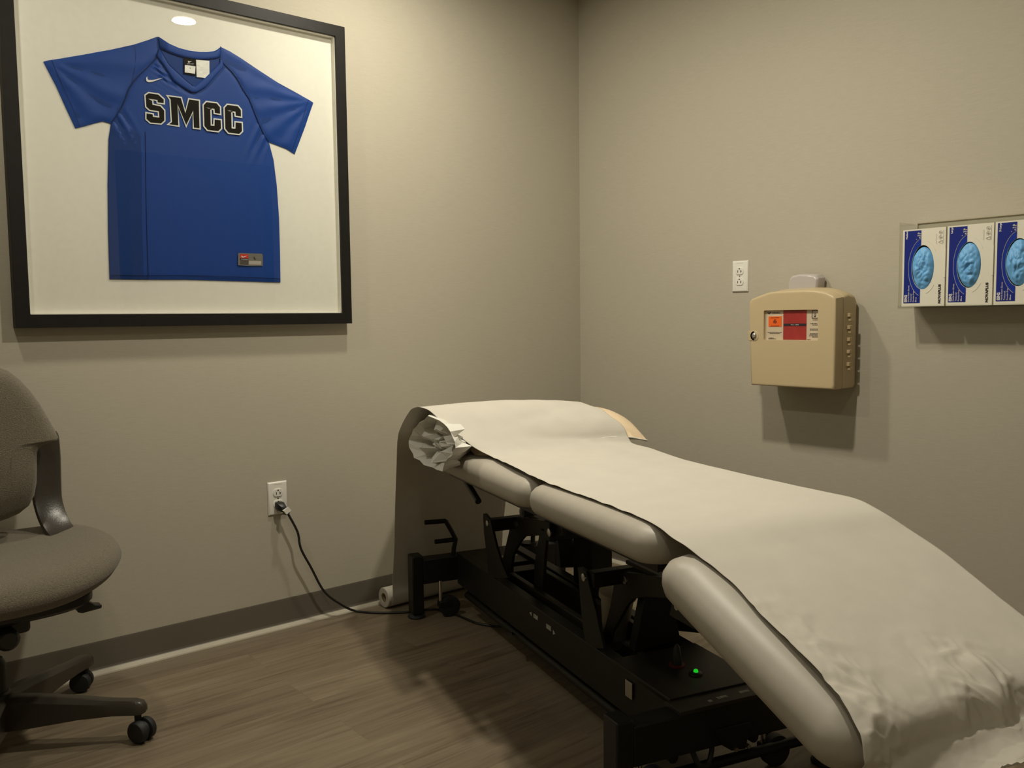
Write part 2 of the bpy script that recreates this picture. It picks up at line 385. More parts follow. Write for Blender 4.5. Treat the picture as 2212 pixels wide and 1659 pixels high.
# front body without sleeves and neck opening
lseam = [(343,117),(335,128),(318,146),(300,163),(287,178),(277,194),(271,212),(262,232),(250,252),(240,267)]
rseam = [(474,127),(485,140),(500,155),(513,172),(526,196),(538,214),(548,240),(560,270),(570,292),(581,307)]
vneck = [c1(585,300), c1(700,480), c1(830,700), c1(930,770), c1(1030,835), c1(1135,885), c1(1240,840), c1(1330,780), c1(1480,610), c1(1590,480), c1(1600,440)]
body = [(343,117)]+[c1(560,320)]+vneck[1:]+rseam[1:]+[(591,345),(598,400),(603,470),(605,540),(606,610),(500,607),(400,604),(300,604),(237,603),(234,500),(233,400),(235,300)]+lseam[::-1][:-1]
Jm = 0.00085
ppm = 1/ (Vector(J(400,300))-Vector(J(500,300))).length*100
def wr(x, z, d):
    h = .0034*(1-math.exp(-d/.006))
    def g(u0_, v0_, du, dv, wd, amp, fr_, ph=0, ln=.1):
        cx, cz = J(u0_, v0_); dx = x-cx; dz = z-cz; a_ = math.atan2(dv, du); s_ = dx*math.cos(a_)+dz*math.sin(a_); q = -dx*math.sin(a_)+dz*math.cos(a_)
        return amp*math.exp(-(s_/ln)**2-(q/wd)**2)*math.sin(q*fr_+ph)
    h += g(355,150,1,-.42,.05,.0022,430,0,.07)          # gathers by the collar
    h += g(385,172,1,-.3,.035,.0014,330,1,.06)
    h += g(258,262,.5,-.85,.028,.0040,210,0,.05) + g(566,292,-.45,-.9,.028,.0036,210,0,.07)
    h += g(420,400,0,1,.3,.0012,18,0,.5) + .0009*noise.noise(Vector((x*7, z*3, 1)))
    return h
cloth_poly('front_panel', [J(*p) for p in body], m_blue, jer, jplace, wr, .007)
def side_h(x, z, d): return wr(x, z, .02)*.9+.0006-.0018*math.exp(-d/.004)
cloth_poly('side_panel', [J(*p) for p in [(313,287),(314,350),(315,430),(317,520),(320,603),(238,602),(235,500),(234,400),(236,300),(241,270),(262,268),(290,272)]], m_blue2, jer, jplace, side_h, .012)
def sleeve(name, pts, cu, cv, k):
    cx, cz = J(cu, cv)
    def h(x, z, d):
        a_ = math.atan2(z-cz, x-cx)
        return .0030*(1-math.exp(-d/.006)) + .0016*math.sin(a_*k)*min(1, d/.02) + .0012*noise.noise(Vector((x*16, z*30, k)))
    cloth_poly(name, [J(*p) for p in pts], m_blue, jer, jplace, h, .008)
sleeve('left_sleeve', [(341,79),(337,80),(318,87),(290,96),(240,107),(180,118),(120,128),(105,130),(94,133),(101,147),(121,185),(142,232),(163,277),(180,273),(205,266),(222,262),(233,265),(240,266)]+lseam[::-1][1:]+[(344,100)], 100, 130, 13)
sleeve('right_sleeve', [(477,101),(497,111),(520,125),(560,152),(600,178),(640,200),(670,217),(677,222),(660,272),(648,304),(637,333),(620,322),(600,314),(583,306)]+rseam[::-1][1:]+[(474,117)], 675, 220, 17)
# collar: back band and V bands
def strip(name, A, B, m, h0, par=jer, th=.0012):
    n = len(A); vs = []; fs = []
    for a_, b2 in zip(A, B):
        pa = J(*a_); pb = J(*b2)
        for k in range(5):
            t = k/4; vs.append(jplace(pa[0]*(1-t)+pb[0]*t, pa[1]*(1-t)+pb[1]*t, h0+th*math.sin(PI*t)))
    for i in range(n-1):
        for k in range(4): fs.append((i*5+k, (i+1)*5+k, (i+1)*5+k+1, i*5+k+1))
    return obj(name, vs, fs, m, par, True, .0008)
strip('back_collar', [(342,80),(365,95),(385,104),(408,110),(430,113),(448,113),(462,111),(470,107),(477,101)],
      [c1(615,180), c1(760,245), c1(870,285), c1(990,320), c1(1120,345), c1(1250,355), c1(1380,350), c1(1480,335), c1(1555,310)], m_blue, .0042)
strip('front_collar', [c1(605,180), c1(680,310), c1(750,430), c1(870,540), c1(1000,665), c1(1125,770), c1(1155,772), c1(1300,640), c1(1440,505), c1(1545,400), c1(1556,330)],
      [c1(560,300), c1(625,390), c1(700,490), c1(830,700), c1(940,775), c1(1100,868), c1(1190,865), c1(1330,780), c1(1480,610), c1(1590,485), c1(1600,440)], m_blue, .0050)
seams = MB()
def sline(pts, h=.0052, r=.0007):
    P = [J(*p) for p in pts]; seams.tube([jplace(a_, b2, h) for a_, b2 in P], r, 5)
sline(lseam, .0030, .0011); sline(rseam, .0030, .0011)
sline([(313,285),(314,350),(315,430),(317,520),(320,604)], .0046, .0008)
sline([(238,594),(320,595),(420,595),(520,598),(605,602)], .0042, .0006)
sline([(112,131),(119,150),(137,190),(156,232),(172,272)], .0040, .0006)
sline([(666,216),(655,250),(643,290),(630,327)], .0040, .0006)
sline([c1(615,180), c1(760,245), c1(870,285), c1(990,320), c1(1250,355), c1(1480,335), c1(1555,310)], .0046, .0009)
sline([c1(1555,150), c1(1552,310), c1(1600,450)], .0050, .0009)
sline([c1(605,180), c1(750,430), c1(1000,665), c1(1125,770)], .0058, .0006)
sline([(290,97),(293,120),(290,150),(285,180)], .0044, .0004)
seams.build('stitching', m_seam, jer, True)
# lettering: black twill with a white border
LT = {'S': [(385,915),(432,882),(580,903),(665,980),(665,1035),(575,1022),(570,985),(412,962),(485,1000),(490,1062),(612,1085),(672,1150),(675,1305),(625,1350),(460,1335),(400,1280),(400,1195),(495,1212),(497,1248),(600,1262),(592,1160),(450,1138),(397,1090)],
      'M': [(738,930),(932,957),(1003,1195),(1062,978),(1212,1000),(1222,1425),(1137,1415),(1125,1150),(1017,1375),(880,1045),(892,1382),(752,1362),(795,1330),(775,978)],
      'C': [(1290,1065),(1332,1020),(1490,1040),(1540,1100),(1542,1200),(1462,1186),(1458,1125),(1318,1098),(1390,1130),(1397,1385),(1457,1390),(1460,1292),(1552,1302),(1557,1428),(1515,1470),(1352,1450),(1300,1388)]}
LT['C2'] = [(x+326, y+43) for x, y in LT['C']]
for key in ('S', 'M', 'C', 'C2'):
    P = [Vector(p) for p in LT[key]]; n = len(P)
    ar = sum(P[i-1].x*P[i].y-P[i].x*P[i-1].y for i in range(n)); sg = 1 if ar > 0 else -1
    mit = []
    for i in range(n):
        a_ = (P[i]-P[i-1]).normalized(); b2 = (P[(i+1) % n]-P[i]).normalized()
        na = Vector((a_.y, -a_.x))*sg; nb = Vector((b2.y, -b2.x))*sg; mm = (na+nb)
        if mm.length < .3: mm = na.copy()
        mm.normalize(); mit.append(P[i]+mm*min(46, 21/max(.4, mm.dot(na))))
    lw = MB()
    def w3(p, h): q = J(*c1(p.x, p.y)); return jplace(q[0], q[1], h)
    for i in range(n):
        j = (i+1) % n
        lw.add([w3(P[i], .0065), w3(P[j], .0065), w3(mit[j], .0065), w3(mit[i], .0065)], [(0, 1, 2, 3)])
    tri = geometry.tessellate_polygon([[Vector((p.x, p.y, 0)) for p in P]])
    wo = lw.build('letter_border', m_lwhite, None)
    lb = MB(); lb.add([w3(p, .0071) for p in P], [list(t) for t in tri])
    # the twill's thickness
    lb.add([w3(p, .0071) for p in P]+[w3(p, .0060) for p in P], [(i, (i+1) % n, n+(i+1) % n, n+i) for i in range(n)])
    lo = lb.build('letter', m_lblack, jer); lo['label'] = 'black letter %s with a white border' % key[0]
    wo.parent = lo
def flat_poly(name, pts, m, par, h, src=lambda p: p):
    P = [J(*src(p)) for p in pts]; tri = geometry.tessellate_polygon([[Vector((a_, b2, 0)) for a_, b2 in P]])
    o = MB().add([jplace(a_, b2, h) for a_, b2 in P], [list(t) for t in tri]).build(name, m, par)
    s_ = o.modifiers.new('solid', 'SOLIDIFY'); s_.thickness = .0006; s_.offset = 0; return o
sw = [(412,620),(398,634),(391,655),(393,680),(404,698),(424,709),(450,711),(490,703),(560,680),(658,641),(600,653),(540,667),(480,677),(445,678),(424,672),(413,658),(409,640)]
flat_poly('chest_emblem', sw, m_inkw, jer, .0068, lambda p: c1(*p))
tg = flat_poly('neck_label', [(985,332),(1170,352),(1163,605),(985,572)], m_lblack, jer, .0050, lambda p: c1(*p)); tg['label'] = 'black woven neck label'
flat_poly('label_panel', [(997,440),(1162,462),(1155,578),(995,556)], m_tagw, tg, .0056, lambda p: c1(*p))
flat_poly('label_emblem', [(1052,372),(1045,385),(1048,400),(1062,404),(1112,378),(1075,387),(1056,386)], m_inkw, tg, .0056, lambda p: c1(*p))
def jtext(s_, u1, v1, u2, v2, size, m, par, h, bold=0):
    a_ = Vector(jplace(*J(u1, v1), h)); b2 = Vector(jplace(*J(u2, v2), h)); xd = (b2-a_)
    text_obj('label_text', s_, size, m, par, frame_of(a_, xd, (0, 0, 1)), bold, .0001, width=xd.length)
jtext('DRI-FIT', *c1(1030, 428), *c1(1135, 432), .0035, m_inkw, tg, .0058)
jtext('L', *c1(1073, 497), *c1(1092, 499), .005, m_lblack, tg, .0060, .0002)
cl = flat_poly('care_label', [(1172,360),(1378,376),(1380,600),(1338,652),(1270,636),(1180,628)], m_tagw, jer, .0054, lambda p: c1(*p))
def c2(x, y): return (490+x/16.59, 520+y/16.59)
pt = flat_poly('size_patch', [(378,470),(400,443),(800,455),(1215,470),(1250,490),(1268,560),(1265,905),(800,905),(378,880)], m_tagg, jer, .0062, lambda p: c2(*p)); pt['label'] = 'grey size patch near the hem'
flat_poly('patch_emblem_panel', [(450,478),(745,492),(748,640),(450,625)], m_red, pt, .0068, lambda p: c2(*p))
flat_poly('patch_emblem', [(505,530),(490,560),(505,595),(540,610),(580,600),(700,540),(620,560),(560,572),(525,565)], m_inkw, pt, .0074, lambda p: c2(*p))
flat_poly('patch_team_strip', [(450,628),(748,642),(748,700),(450,685)], m_ink, pt, .0068, lambda p: c2(*p))
flat_poly('patch_dark_panel', [(458,700),(745,712),(745,860),(458,845)], m_tagg2, pt, .0068, lambda p: c2(*p))
flat_poly('patch_silver_panel', [(765,722),(1205,735),(1205,868),(765,858)], m_tags, pt, .0068, lambda p: c2(*p))
jtext('L', *c2(935, 660), *c2(1020, 664), .010, m_ink, pt, .0072, .0004)
jtext('TEAM', *c2(475, 680), *c2(725, 695), .0035, m_inkw, pt, .0072)
set_base(jer, (-1.72, JY, 1.15))

# ------------------------------------------------------------------ wall outlets
def outlet(label, c, xd, nrm, upper_only=False):
    """xd: rightwards along the wall, nrm: out of the wall"""
    xd = Vector(xd); nrm = Vector(nrm); X = frame_of(c, xd, (0, 0, 1))   # z axis = xd x z
    sgn = 1 if X.to_3x3().col[2].dot(nrm) > 0 else -1
    e = empty('wall_outlet'); tag(e, label, 'outlet')
    def P(x, y, z): return X @ Vector((x, y, z*sgn))
    m_ = MB(); m_.loft([[P(sx*(.035-i), sy*(.0572-i), z) for sx, sy in ((-1, -1), (1, -1), (1, 1), (-1, 1))] for i, z in ((0, .0005), (0, .0025), (.0035, .0065), (.006, .007))], True, True)
    m_.build('cover_plate', m_white, e, bev=.0006)
    for k in (-1, 1):
        cz = k*.0195; n = 24; rr = []
        for i in range(n):
            a_ = 2*PI*i/n; x = .0172*math.cos(a_); y = max(-.0135, min(.0135, .0172*math.sin(a_))); rr.append((x, y))
        rc = MB().loft([[P(x, y+cz, z) for x, y in rr] for z in (.006, .0092)]+[[P(x*.9, y*.9+cz, .0098) for x, y in rr]], False, True).build('receptacle', m_white, e)
        sl = MB()
        sl.box((-.0075, cz-.006, 0), (-.0052, cz+.003, .0104), X @ Matrix.Diagonal((1, 1, sgn, 1)))
        sl.box((.0052, cz-.006, 0), (.0075, cz+.003, .0104), X @ Matrix.Diagonal((1, 1, sgn, 1)))
        sl.box((.0060, cz-.0025, 0), (.0102, cz-.0005, .0104), X @ Matrix.Diagonal((1, 1, sgn, 1)))
        sl.cyl(P(0, cz+.0085, .006), P(0, cz+.0085, .0104), .0026, 10)
        sl.build('slot', m_slot, rc)
    MB().cyl(P(0, 0, .006), P(0, 0, .0078), .0028, 12).build('screw', m_steel, e)
    mk = MB(); rng = random.Random(3); x = -.014
    while x < .014: wd = rng.uniform(.0012, .0028); mk.box((x, .0478, 0), (x+wd, .0492, .0072), X @ Matrix.Diagonal((1, 1, sgn, 1))); x += wd+.0006
    mk.build('circuit_marking', m_cgrey, e)
    set_base(e, c); return P
PA = outlet('white double wall outlet low on the left wall holding a black plug', (-1.4587, 0, .4595), (1, 0, 0), (0, -1, 0))
outlet('white double wall outlet with free sockets above the beige sharps cabinet', (0, -.8506, 1.2122), (0, -1, 0), (-1, 0, 0))

# power cord
pc = empty('power_cord'); tag(pc, 'black power cord running from the low wall outlet across the floor to the treatment table', 'power cord')
oc = Vector((-1.4587, 0, .4595-.0195))
pl = MB()
def rect(c, ax, ay, a_, b2): return [c+ax*x*a_+ay*y*b2 for x, y in ((-1, -1), (0, -1.15), (1, -1), (1.1, 0), (1, 1), (0, 1.15), (-1, 1), (-1.1, 0))]
ex = Vector((1, 0, 0)); ez = Vector((0, 0, 1))
pth = [(oc+Vector((0, -.0105, -.004)), .0125, .011), (oc+Vector((.001, -.022, -.006)), .013, .012), (oc+Vector((.003, -.032, -.010)), .011, .010), (oc+Vector((.010, -.038, -.020)), .006, .007), (oc+Vector((.019, -.040, -.033)), .0048, .005)]
pl.loft([rect(c, ex, ez if i < 3 else Vector((.3, -.5, .8)).normalized(), a_, b2) for i, (c, a_, b2) in enumerate(pth)])
pl.build('plug', m_blackp, pc, True)
cp = [oc+Vector((.019, -.040, -.033)), hy(625, 1115, -.042), hy(643, 1150, -.045), hy(650, 1185, -.045), hy(672, 1226, -.045), hy(700, 1277, -.046), hy(735, 1305, -.052)]
fl = [hz(765, 1319, .008), hz(800, 1323, .005), hz(840, 1323.5, .005), hz(880, 1322, .005), hz(940, 1316, .005), hz(985, 1328, .005), hz(1030, 1346, .005), hz(1075, 1353, .005), hz(1120, 1352, .02), w(.55, .14, .10)]
MB().tube(spline(cp+fl, 7), .0042, 10).build('cable', m_blackp, pc, True)
tgp = hy(618, 1104, -.043); dd = (hy(628, 1117, -.043)-hy(612, 1098, -.043)).normalized(); nn = dd.cross(Vector((0, 1, 0)))
tm = MB(); A = tgp-dd*.009; B = tgp+dd*.009
tm.add([A-nn*.007+Vector((0, -.006, 0)), A+nn*.014+Vector((0, -.006, 0)), B+nn*.014+Vector((0, -.006, 0)), B-nn*.007+Vector((0, -.006, 0)),
        A-nn*.007+Vector((0, .006, 0)), A+nn*.014+Vector((0, -.0045, 0)), B+nn*.014+Vector((0, -.0045, 0)), B-nn*.007+Vector((0, .006, 0))],
       [(0, 1, 2, 3), (4, 5, 6, 7), (0, 1, 5, 4), (2, 3, 7, 6), (1, 2, 6, 5), (0, 3, 7, 4)])
tm.build('cord_tag', m_white, pc)
set_base(pc, (-1.06, -.16, 0))

# ------------------------------------------------------------------ sharps cabinet
sc = empty('sharps_cabinet'); tag(sc, 'beige lockable sharps container cabinet mounted on the right wall', 'sharps cabinet')
YL, YR, ZB = -.992, -1.316, .826
def shell(x, ins=0, zt=0):
    # front outline in the wall plane: arched top, slightly tapering sides
    o = [(YL-.010, ZB), (YR+.003, ZB), (YR, ZB+.01), (YR, 1.119), (YR+.010, 1.128), (YR+.034, 1.139), (YR+.070, 1.146), (YR+.11, 1.1485), (YL-.10, 1.147), (YL-.078, 1.145), (YL-.035, 1.133), (YL-.008, 1.124), (YL, 1.114), (YL-.001, 1.03)]
    cy = (YL+YR)/2; cz = .985
    return [Vector((x, y+(ins if y < cy else -ins), (z-ins if z > cz else z+ins)+(zt if z > 1.1 else 0))) for y, z in o]
bd = MB()
bd.loft([shell(-.0005, .012, -.012), shell(-.012, .004, -.006), shell(-.030, .0, .004), shell(-.070, 0, .010), shell(-.100, 0, .004)], True, True)
bo = bd.build('cabinet_body', m_beige, sc, True, .003)
# door with a window opening
WY0, WY1, WZ0, WZ1 = -1.052, -1.256, .983, 1.084
dr = MB()
outer = shell(-.150); n = len(outer)
dr.loft([shell(-.102, 0, .004), shell(-.144, 0, .0), shell(-.1475, .0012, 0), shell(-.1494, .0034, 0), shell(-.150, .0062, 0), shell(-.150, .010, 0)], False, False)
wn = []
for cy, cz, a0 in ((WY0-.004, WZ0+.004, -90), (WY0-.004, WZ1-.004, 0), (WY1+.004, WZ1-.004, 90), (WY1+.004, WZ0+.004, 180)):
    for k in range(4): a_ = math.radians(a0+k*30); wn.append((cy+.004*math.cos(a_), cz+.004*math.sin(a_)))
fo = [(v.y, v.z) for v in shell(-.150, .010, 0)]
P2 = [Vector(p) for p in fo]+[Vector(p) for p in wn]; no = len(fo); nw = len(wn)
r_ = geometry.delaunay_2d_cdt(P2, [(i, (i+1) % no) for i in range(no)]+[(no+i, no+(i+1) % nw) for i in range(nw)], [], 1, 1e-6)
fs = [f for f in r_[2] if not inside((sum(r_[0][i].x for i in f)/len(f), sum(r_[0][i].y for i in f)/len(f)), wn)]
dr.add([(-.150, v.x, v.y) for v in r_[0]], [list(f) for f in fs])
dr.add([(-.150, a_, b2) for a_, b2 in wn]+[(-.138, a_, b2) for a_, b2 in wn], [(i, (i+1) % nw, nw+(i+1) % nw, nw+i) for i in range(nw)])
do_ = dr.build('door', m_beige, sc, True, 0); do_.data.set_sharp_from_angle(angle=math.radians(38))
cb = MB(); cb.box((-.140, WY1-.004, WZ0-.004), (-.138, WY0+.004, WZ1+.004)); cont = cb.build('container_label', m_label, sc)
def SW(a_, b2, x=-.1402): p = hx(1580+a_/6.38, 600+b2/6.38, x); return p
def rectp(name, a0, b0, a1, b1, m, par, x=-.1403, th=.0006):
    p = SW(a0, b0, x); q = SW(a1, b1, x)
    return MB().box((x, min(p.y, q.y), min(p.z, q.z)), (x+th, max(p.y, q.y), max(p.z, q.z))).build(name, m, par)
rectp('fill_window', 716, 448, 1030, 855, m_redp, sc, -.1410, .001)
rectp('fill_line_strip', 718, 632, 1028, 664, m_ink, sc, -.1418, .001)
def stext(s_, a0, b0, a1, m, x=-.1424, size=.006, bold=0, par=None):
    p = SW(a0, b0, x); q = SW(a1, b0, x)
    text_obj('label_text', s_, size, m, par or sc, frame_of((x, p.y, p.z), (0, -1, 0), (0, 0, 1)), bold, .00015, width=abs(q.y-p.y))
stext('FILL LINE', 818, 655, 925, m_inkw, size=.0048)
ob = rectp('biohazard_sticker', 512, 533, 690, 674, m_orange, sc, -.1410, .001)
bh = MB(); ctr = SW(600, 604, -.1416)
def ringyz(cy, cz, r, wd, a0=0, a1=360, n=16):
    for k in range(n):
        a_ = math.radians(a0+(a1-a0)*k/n); b2 = math.radians(a0+(a1-a0)*(k+1)/n)
        bh.add([(-.1416, cy+q*math.cos(t), cz+q*math.sin(t)) for q, t in ((r-wd, a_), (r+wd, a_), (r+wd, b2), (r-wd, b2))], [(0, 1, 2, 3)])
for k in range(3):
    a_ = math.radians(90+120*k); ringyz(ctr.y+.0033*math.cos(a_), ctr.z+.0033*math.sin(a_), .0034, .0008, 90+120*k-140, 90+120*k+140)
ringyz(ctr.y, ctr.z, .0030, .0004); ringyz(ctr.y, ctr.z, .0006, .0006)
bh.build('biohazard_symbol', m_ink, ob)
stext('BIOHAZARD', 542, 668, 655, m_ink, size=.0035, par=ob, x=-.1416)
stext('CAUTION', 542, 556, 655, m_ink, size=.0035, par=ob, x=-.1416)
# unreadable small print: rows of ink dashes
rg = random.Random(5)
def dashes(a0, b0, a1, hgt=7):
    x = a0; sp_ = MB()
    while x < a1-4:
        wd = min(rg.uniform(6, 22), a1-x); p = SW(x, b0); q = SW(x+wd, b0+hgt)
        sp_.box((-.1408, q.y, q.z), (-.1403, p.y, p.z)); x += wd+5
    sp_.build('small_print_line', m_ink, sc)
for a0, b0, a1 in ((500, 748, 695), (530, 764, 670), (512, 826, 580), (512, 838, 615), (1120, 576, 1190), (1090, 628, 1190), (1118, 646, 1190), (1083, 703, 1190), (1085, 718, 1190), (1085, 766, 1190), (1075, 782, 1190), (1070, 797, 1190), (1115, 813, 1190), (1045, 848, 1090)): dashes(a0, b0, a1)
dashes(565, 478, 672, 12)
for grp in (((1110, 450, 1192, 455), (1110, 552, 1192, 558), (1110, 450, 1116, 558)), ((1138, 480, 1144, 530), (1158, 480, 1164, 530), (1140, 528, 1162, 538)), ((500, 474, 512, 490), (524, 474, 546, 484), (512, 486, 530, 500))):
  lg = MB()
  for a0, b0, a1, b1 in grp:
    p = SW(a0, b0); q = SW(a1, b1); lg.box((-.1409, q.y, q.z), (-.1403, p.y, p.z))
  lg.build('label_symbol', m_ink, sc)
# lock recess and hinge knuckles
lk = MB(); p = SW(318, 800, -.150)
lk.loft([[Vector((-.150-dx, p.y+.0175*k*math.cos(2*PI*i/24), p.z+.0175*math.sin(2*PI*i/24))) for i in range(24)] for dx, k in ((0, 1), (.0015, .96))], False, True)
lk.box((-.1515, p.y, p.z-.0168), (-.149, YL+.001, p.z+.0168))
lk.build('lock_boss', m_beige, sc, False, .001)
MB().loft([[Vector((-.151-dx, p.y+r*math.cos(2*PI*i/20), p.z+r*1.15*math.sin(2*PI*i/20))) for i in range(20)] for dx, r in ((-.001, .0095), (.003, .0092), (.0055, .007), (.0065, .002))], False, True).build('lock', m_steel, sc, True)
for zc in (1.066, 1.026, .987, .947, .906):
    for dz, dx in ((.0, -.066), (-.013, -.060)):
        MB().box((dx-.0085, YR-.009, zc+dz-.0070), (dx+.0075, YR+.002, zc+dz+.0050)).build('hinge_knuckle', m_beige, sc, bev=.001)
lid = MB()
lp = [(-1.086, 1.15), (-1.084, 1.176), (-1.090, 1.194), (-1.100, 1.205), (-1.125, 1.209), (-1.165, 1.207), (-1.190, 1.203), (-1.200, 1.192), (-1.198, 1.172), (-1.196, 1.15)]
lid.loft([[Vector((-.012-.001, y, z)) for y, z in lp], [Vector((-.055, y*1-.0, z-.003)) for y, z in lp], [Vector((-.062, y+(.006 if y < -1.14 else -.006), z-.008)) for y, z in lp]], True, True)
lid.build('container_lid', m_flap, sc, True, .002)
set_base(sc, (0, (YL+YR)/2, ZB))

# ------------------------------------------------------------------ glove holder and boxes
gh = empty('glove_box_holder'); tag(gh, 'clear acrylic glove box holder on the right wall at the edge of the picture', 'glove box holder')
HX = -.104; HY0, HY1 = -1.497, -1.925
def plate(name, a, b, m=m_acr): return MB().box(a, b).build(name, m, gh)
plate('back_plate', (-.004, HY1, 1.088), (-.001, HY0-.006, 1.346))
plate('bottom_plate', (HX, HY1, 1.084), (-.001, HY0, 1.0875))
plate('side_plate', (HX, HY0-.003, 1.0875), (-.004, HY0, 1.343))
plate('side_plate', (HX, HY1, 1.0875), (-.004, HY1+.003, 1.343))
ed = MB(); ed.box((HX-.0004, HY0-.003, 1.0875), (HX, HY0, 1.3425)); ed.box((-.0045, HY1, 1.345), (-.001, HY0-.006, 1.347)); ed.box((-.0045, HY0-.0075, 1.32), (-.001, HY0-.006, 1.345))
ed.build('polished_edges', m_acre, gh)
lip = MB(); lip.box((HX-.003, HY1, 1.0815), (HX, HY0, 1.0925)); lip.build('front_lip', m_acr, gh)
set_base(gh, (0, (HY0+HY1)/2, 1.084))
BXF, BXB, BZ0, BZ1 = -.098, -.012, 1.0885, 1.3195
def glove_box(y0, size, idx):
    wd = .1275; bz0, bz1 = BZ0, BZ1+idx*.0005
    e = empty('glove_box'); tag(e, {0: 'white and blue glove carton marked Medium, leftmost in the acrylic holder', 1: 'white and blue glove carton marked Large, between the Medium and X-Large cartons', 2: 'white and blue glove carton marked X-Large, cut off by the right edge of the picture'}[idx], 'glove box', 'nitrile glove cartons')
    # front face with an oval opening
    cy, cz = y0-.062, 1.205; n = 32; ov = [(cy+.0335*math.cos(2*PI*k/n), cz+.066*math.sin(2*PI*k/n)) for k in range(n)]
    sq = [(y0, bz0), (y0-wd, bz0), (y0-wd, bz1), (y0, bz1)]
    P2 = [Vector(p) for p in sq+ov]
    r_ = geometry.delaunay_2d_cdt(P2, [(0, 1), (1, 2), (2, 3), (3, 0)]+[(4+i, 4+(i+1) % n) for i in range(n)], [], 1, 1e-6)
    fs = [f for f in r_[2] if not inside((sum(r_[0][i].x for i in f)/len(f), sum(r_[0][i].y for i in f)/len(f)), ov)]
    b = MB(); b.add([(BXF, v.x, v.y) for v in r_[0]], [list(f) for f in fs])
    b.add([(x, y, z) for x in (BXF, BXB) for y, z in sq], [(4, 5, 6, 7), (0, 1, 5, 4), (1, 2, 6, 5), (2, 3, 7, 6), (3, 0, 4, 7)])
    b.add([(BXF, a_, b2) for a_, b2 in ov]+[(BXF+.004, a_, b2) for a_, b2 in ov], [(i, (i+1) % n, n+(i+1) % n, n+i) for i in range(n)])
    b.build('carton', m_carton, e)
    X = BXF-.0004
    def fl_(name, poly, m, dx=0, th=.0004):
        tri = geometry.tessellate_polygon([[Vector((a_, b2, 0)) for a_, b2 in poly]])
        return MB().add([(X-dx, a_, b2) for a_, b2 in poly], [list(t) for t in tri]).build(name, m, e)
    # blue panel, cut around the oval
    xr = y0-.056
    po = [(y0-.006, bz0+.010), (xr, bz0+.010)]
    lowa = [k for k in range(n) if ov[k][0] >= xr]
    ks = sorted(lowa, key=lambda k: ov[k][1])
    po += [(xr, ov[ks[0]][1]-.002)]+[(ov[k][0]+.0005, ov[k][1]) for k in ks]+[(xr, ov[ks[-1]][1]+.002), (xr, bz1-.004), (y0-.006, bz1-.004)]
    fl_('blue_panel', po, m_cblue)
    # brighter blue inside the big arc, and the arc line
    ac = [(cy-.004+.0465*math.cos(math.radians(a_)), cz+.088*math.sin(math.radians(a_))) for a_ in range(-88, 89, 8)]
    ac = [p for p in ac if p[0] > xr]
    po = [(xr, ac[0][1])]+ac+[(xr, ac[-1][1]), (xr, ov[ks[-1]][1]+.002)]+[(ov[k][0]+.0005, ov[k][1]) for k in reversed(ks)]+[(xr, ov[ks[0]][1]-.002)]
    fl_('bright_blue_panel', po, m_cblue2, .0003)
    arc = MB(); arc.tube([(X-.0006, a_, b2) for a_, b2 in ac], .0007, 5); arc.build('arc_line', m_cgrey, e)
    MB().tube([(X, cy-.002+.043*math.cos(math.radians(a_)), cz+.080*math.sin(math.radians(a_))) for a_ in list(range(106, 150, 4))], .0005, 5).build('embossed_arc', m_carton, e)
    MB().tube([(X, cy-.002+.043*math.cos(math.radians(a_)), cz+.080*math.sin(math.radians(a_))) for a_ in list(range(222, 262, 4))], .0005, 5).build('embossed_arc', m_carton, e)
    sp = MB()
    for dy, dz, r in ((.004, .004, .0022), (.006, .012, .0016), (.001, .018, .0016), (.010, .022, .0012)):
        sp.cyl((X, xr+.004+dy, bz1-.008-dz), (X-.0005, xr+.004+dy, bz1-.008-dz), r, 8)
    for k in range(4): sp.box((X-.0004, xr+.001, bz1-.030+k*.005), (X, xr+.004+k*.0025, bz1-.028+k*.005))
    sp.build('panel_speckles', m_cgrey, e)
    def vt(s_, y, z, ln, size, m, bold=0):
        text_obj('box_text', s_, size, m, e, frame_of((X-.0006, y, z), (0, 0, 1), (0, 1, 0)), bold, .0001, width=ln)
    vt(size, y0-.0155, bz1-(.028 if idx != 1 else .022), (.024 if idx != 1 else .018), .0075, m_inkw, .0002)
    vt('ESN2', y0-.0165, bz0+.013, .022, .0105, m_inkw, .0005)
    vt('Nitrile Exam Gloves', y0-.0235, bz0+.013, .050, .0062, m_inkw); vt('Textured', y0-.0310, bz0+.013, .025, .0062, m_inkw)
    vt('Powder-Free', y0-.0385, bz0+.013, .033, .0062, m_inkw); vt('Blue', y0-.0460, bz0+.013, .014, .0062, m_inkw)
    vt('NOVAPLUS', y0-.1165, bz0+.008, .056, .0095, m_ink, .0004)
    ic = MB(); iy = y0-.113
    for q, zc in ((0, bz1-.015), (1, bz1-.029)):
        for k in range(14):
            a_ = 2*PI*k/14; b2 = 2*PI*(k+1)/14
            ic.add([(X-.0005, iy+r*math.cos(t), zc+r*math.sin(t)) for r, t in ((.0043, a_), (.0054, a_), (.0054, b2), (.0043, b2))], [(0, 1, 2, 3)])
        ic.box((X-.0006, iy-.003, zc-.0006), (X-.0003, iy+.003, zc+.0006)); ic.box((X-.0006, iy-.0006, zc-.0028), (X-.0003, iy+.0006, zc+.002))
    for a_, b2 in (((iy-.005, bz1-.048), (iy-.005, bz1-.038)), ((iy-.005, bz1-.048), (iy+.006, bz1-.043)), ((iy-.005, bz1-.038), (iy+.006, bz1-.043))):
        ic.tube([(X-.0004, *a_), (X-.0004, *b2)], .0005, 4)
    ic.box((X-.0004, iy-.0085, bz1-.048), (X-.0001, iy-.0078, bz1-.008)); ic.box((X-.0004, iy+.0115, bz1-.048), (X-.0001, iy+.0121, bz1-.018))
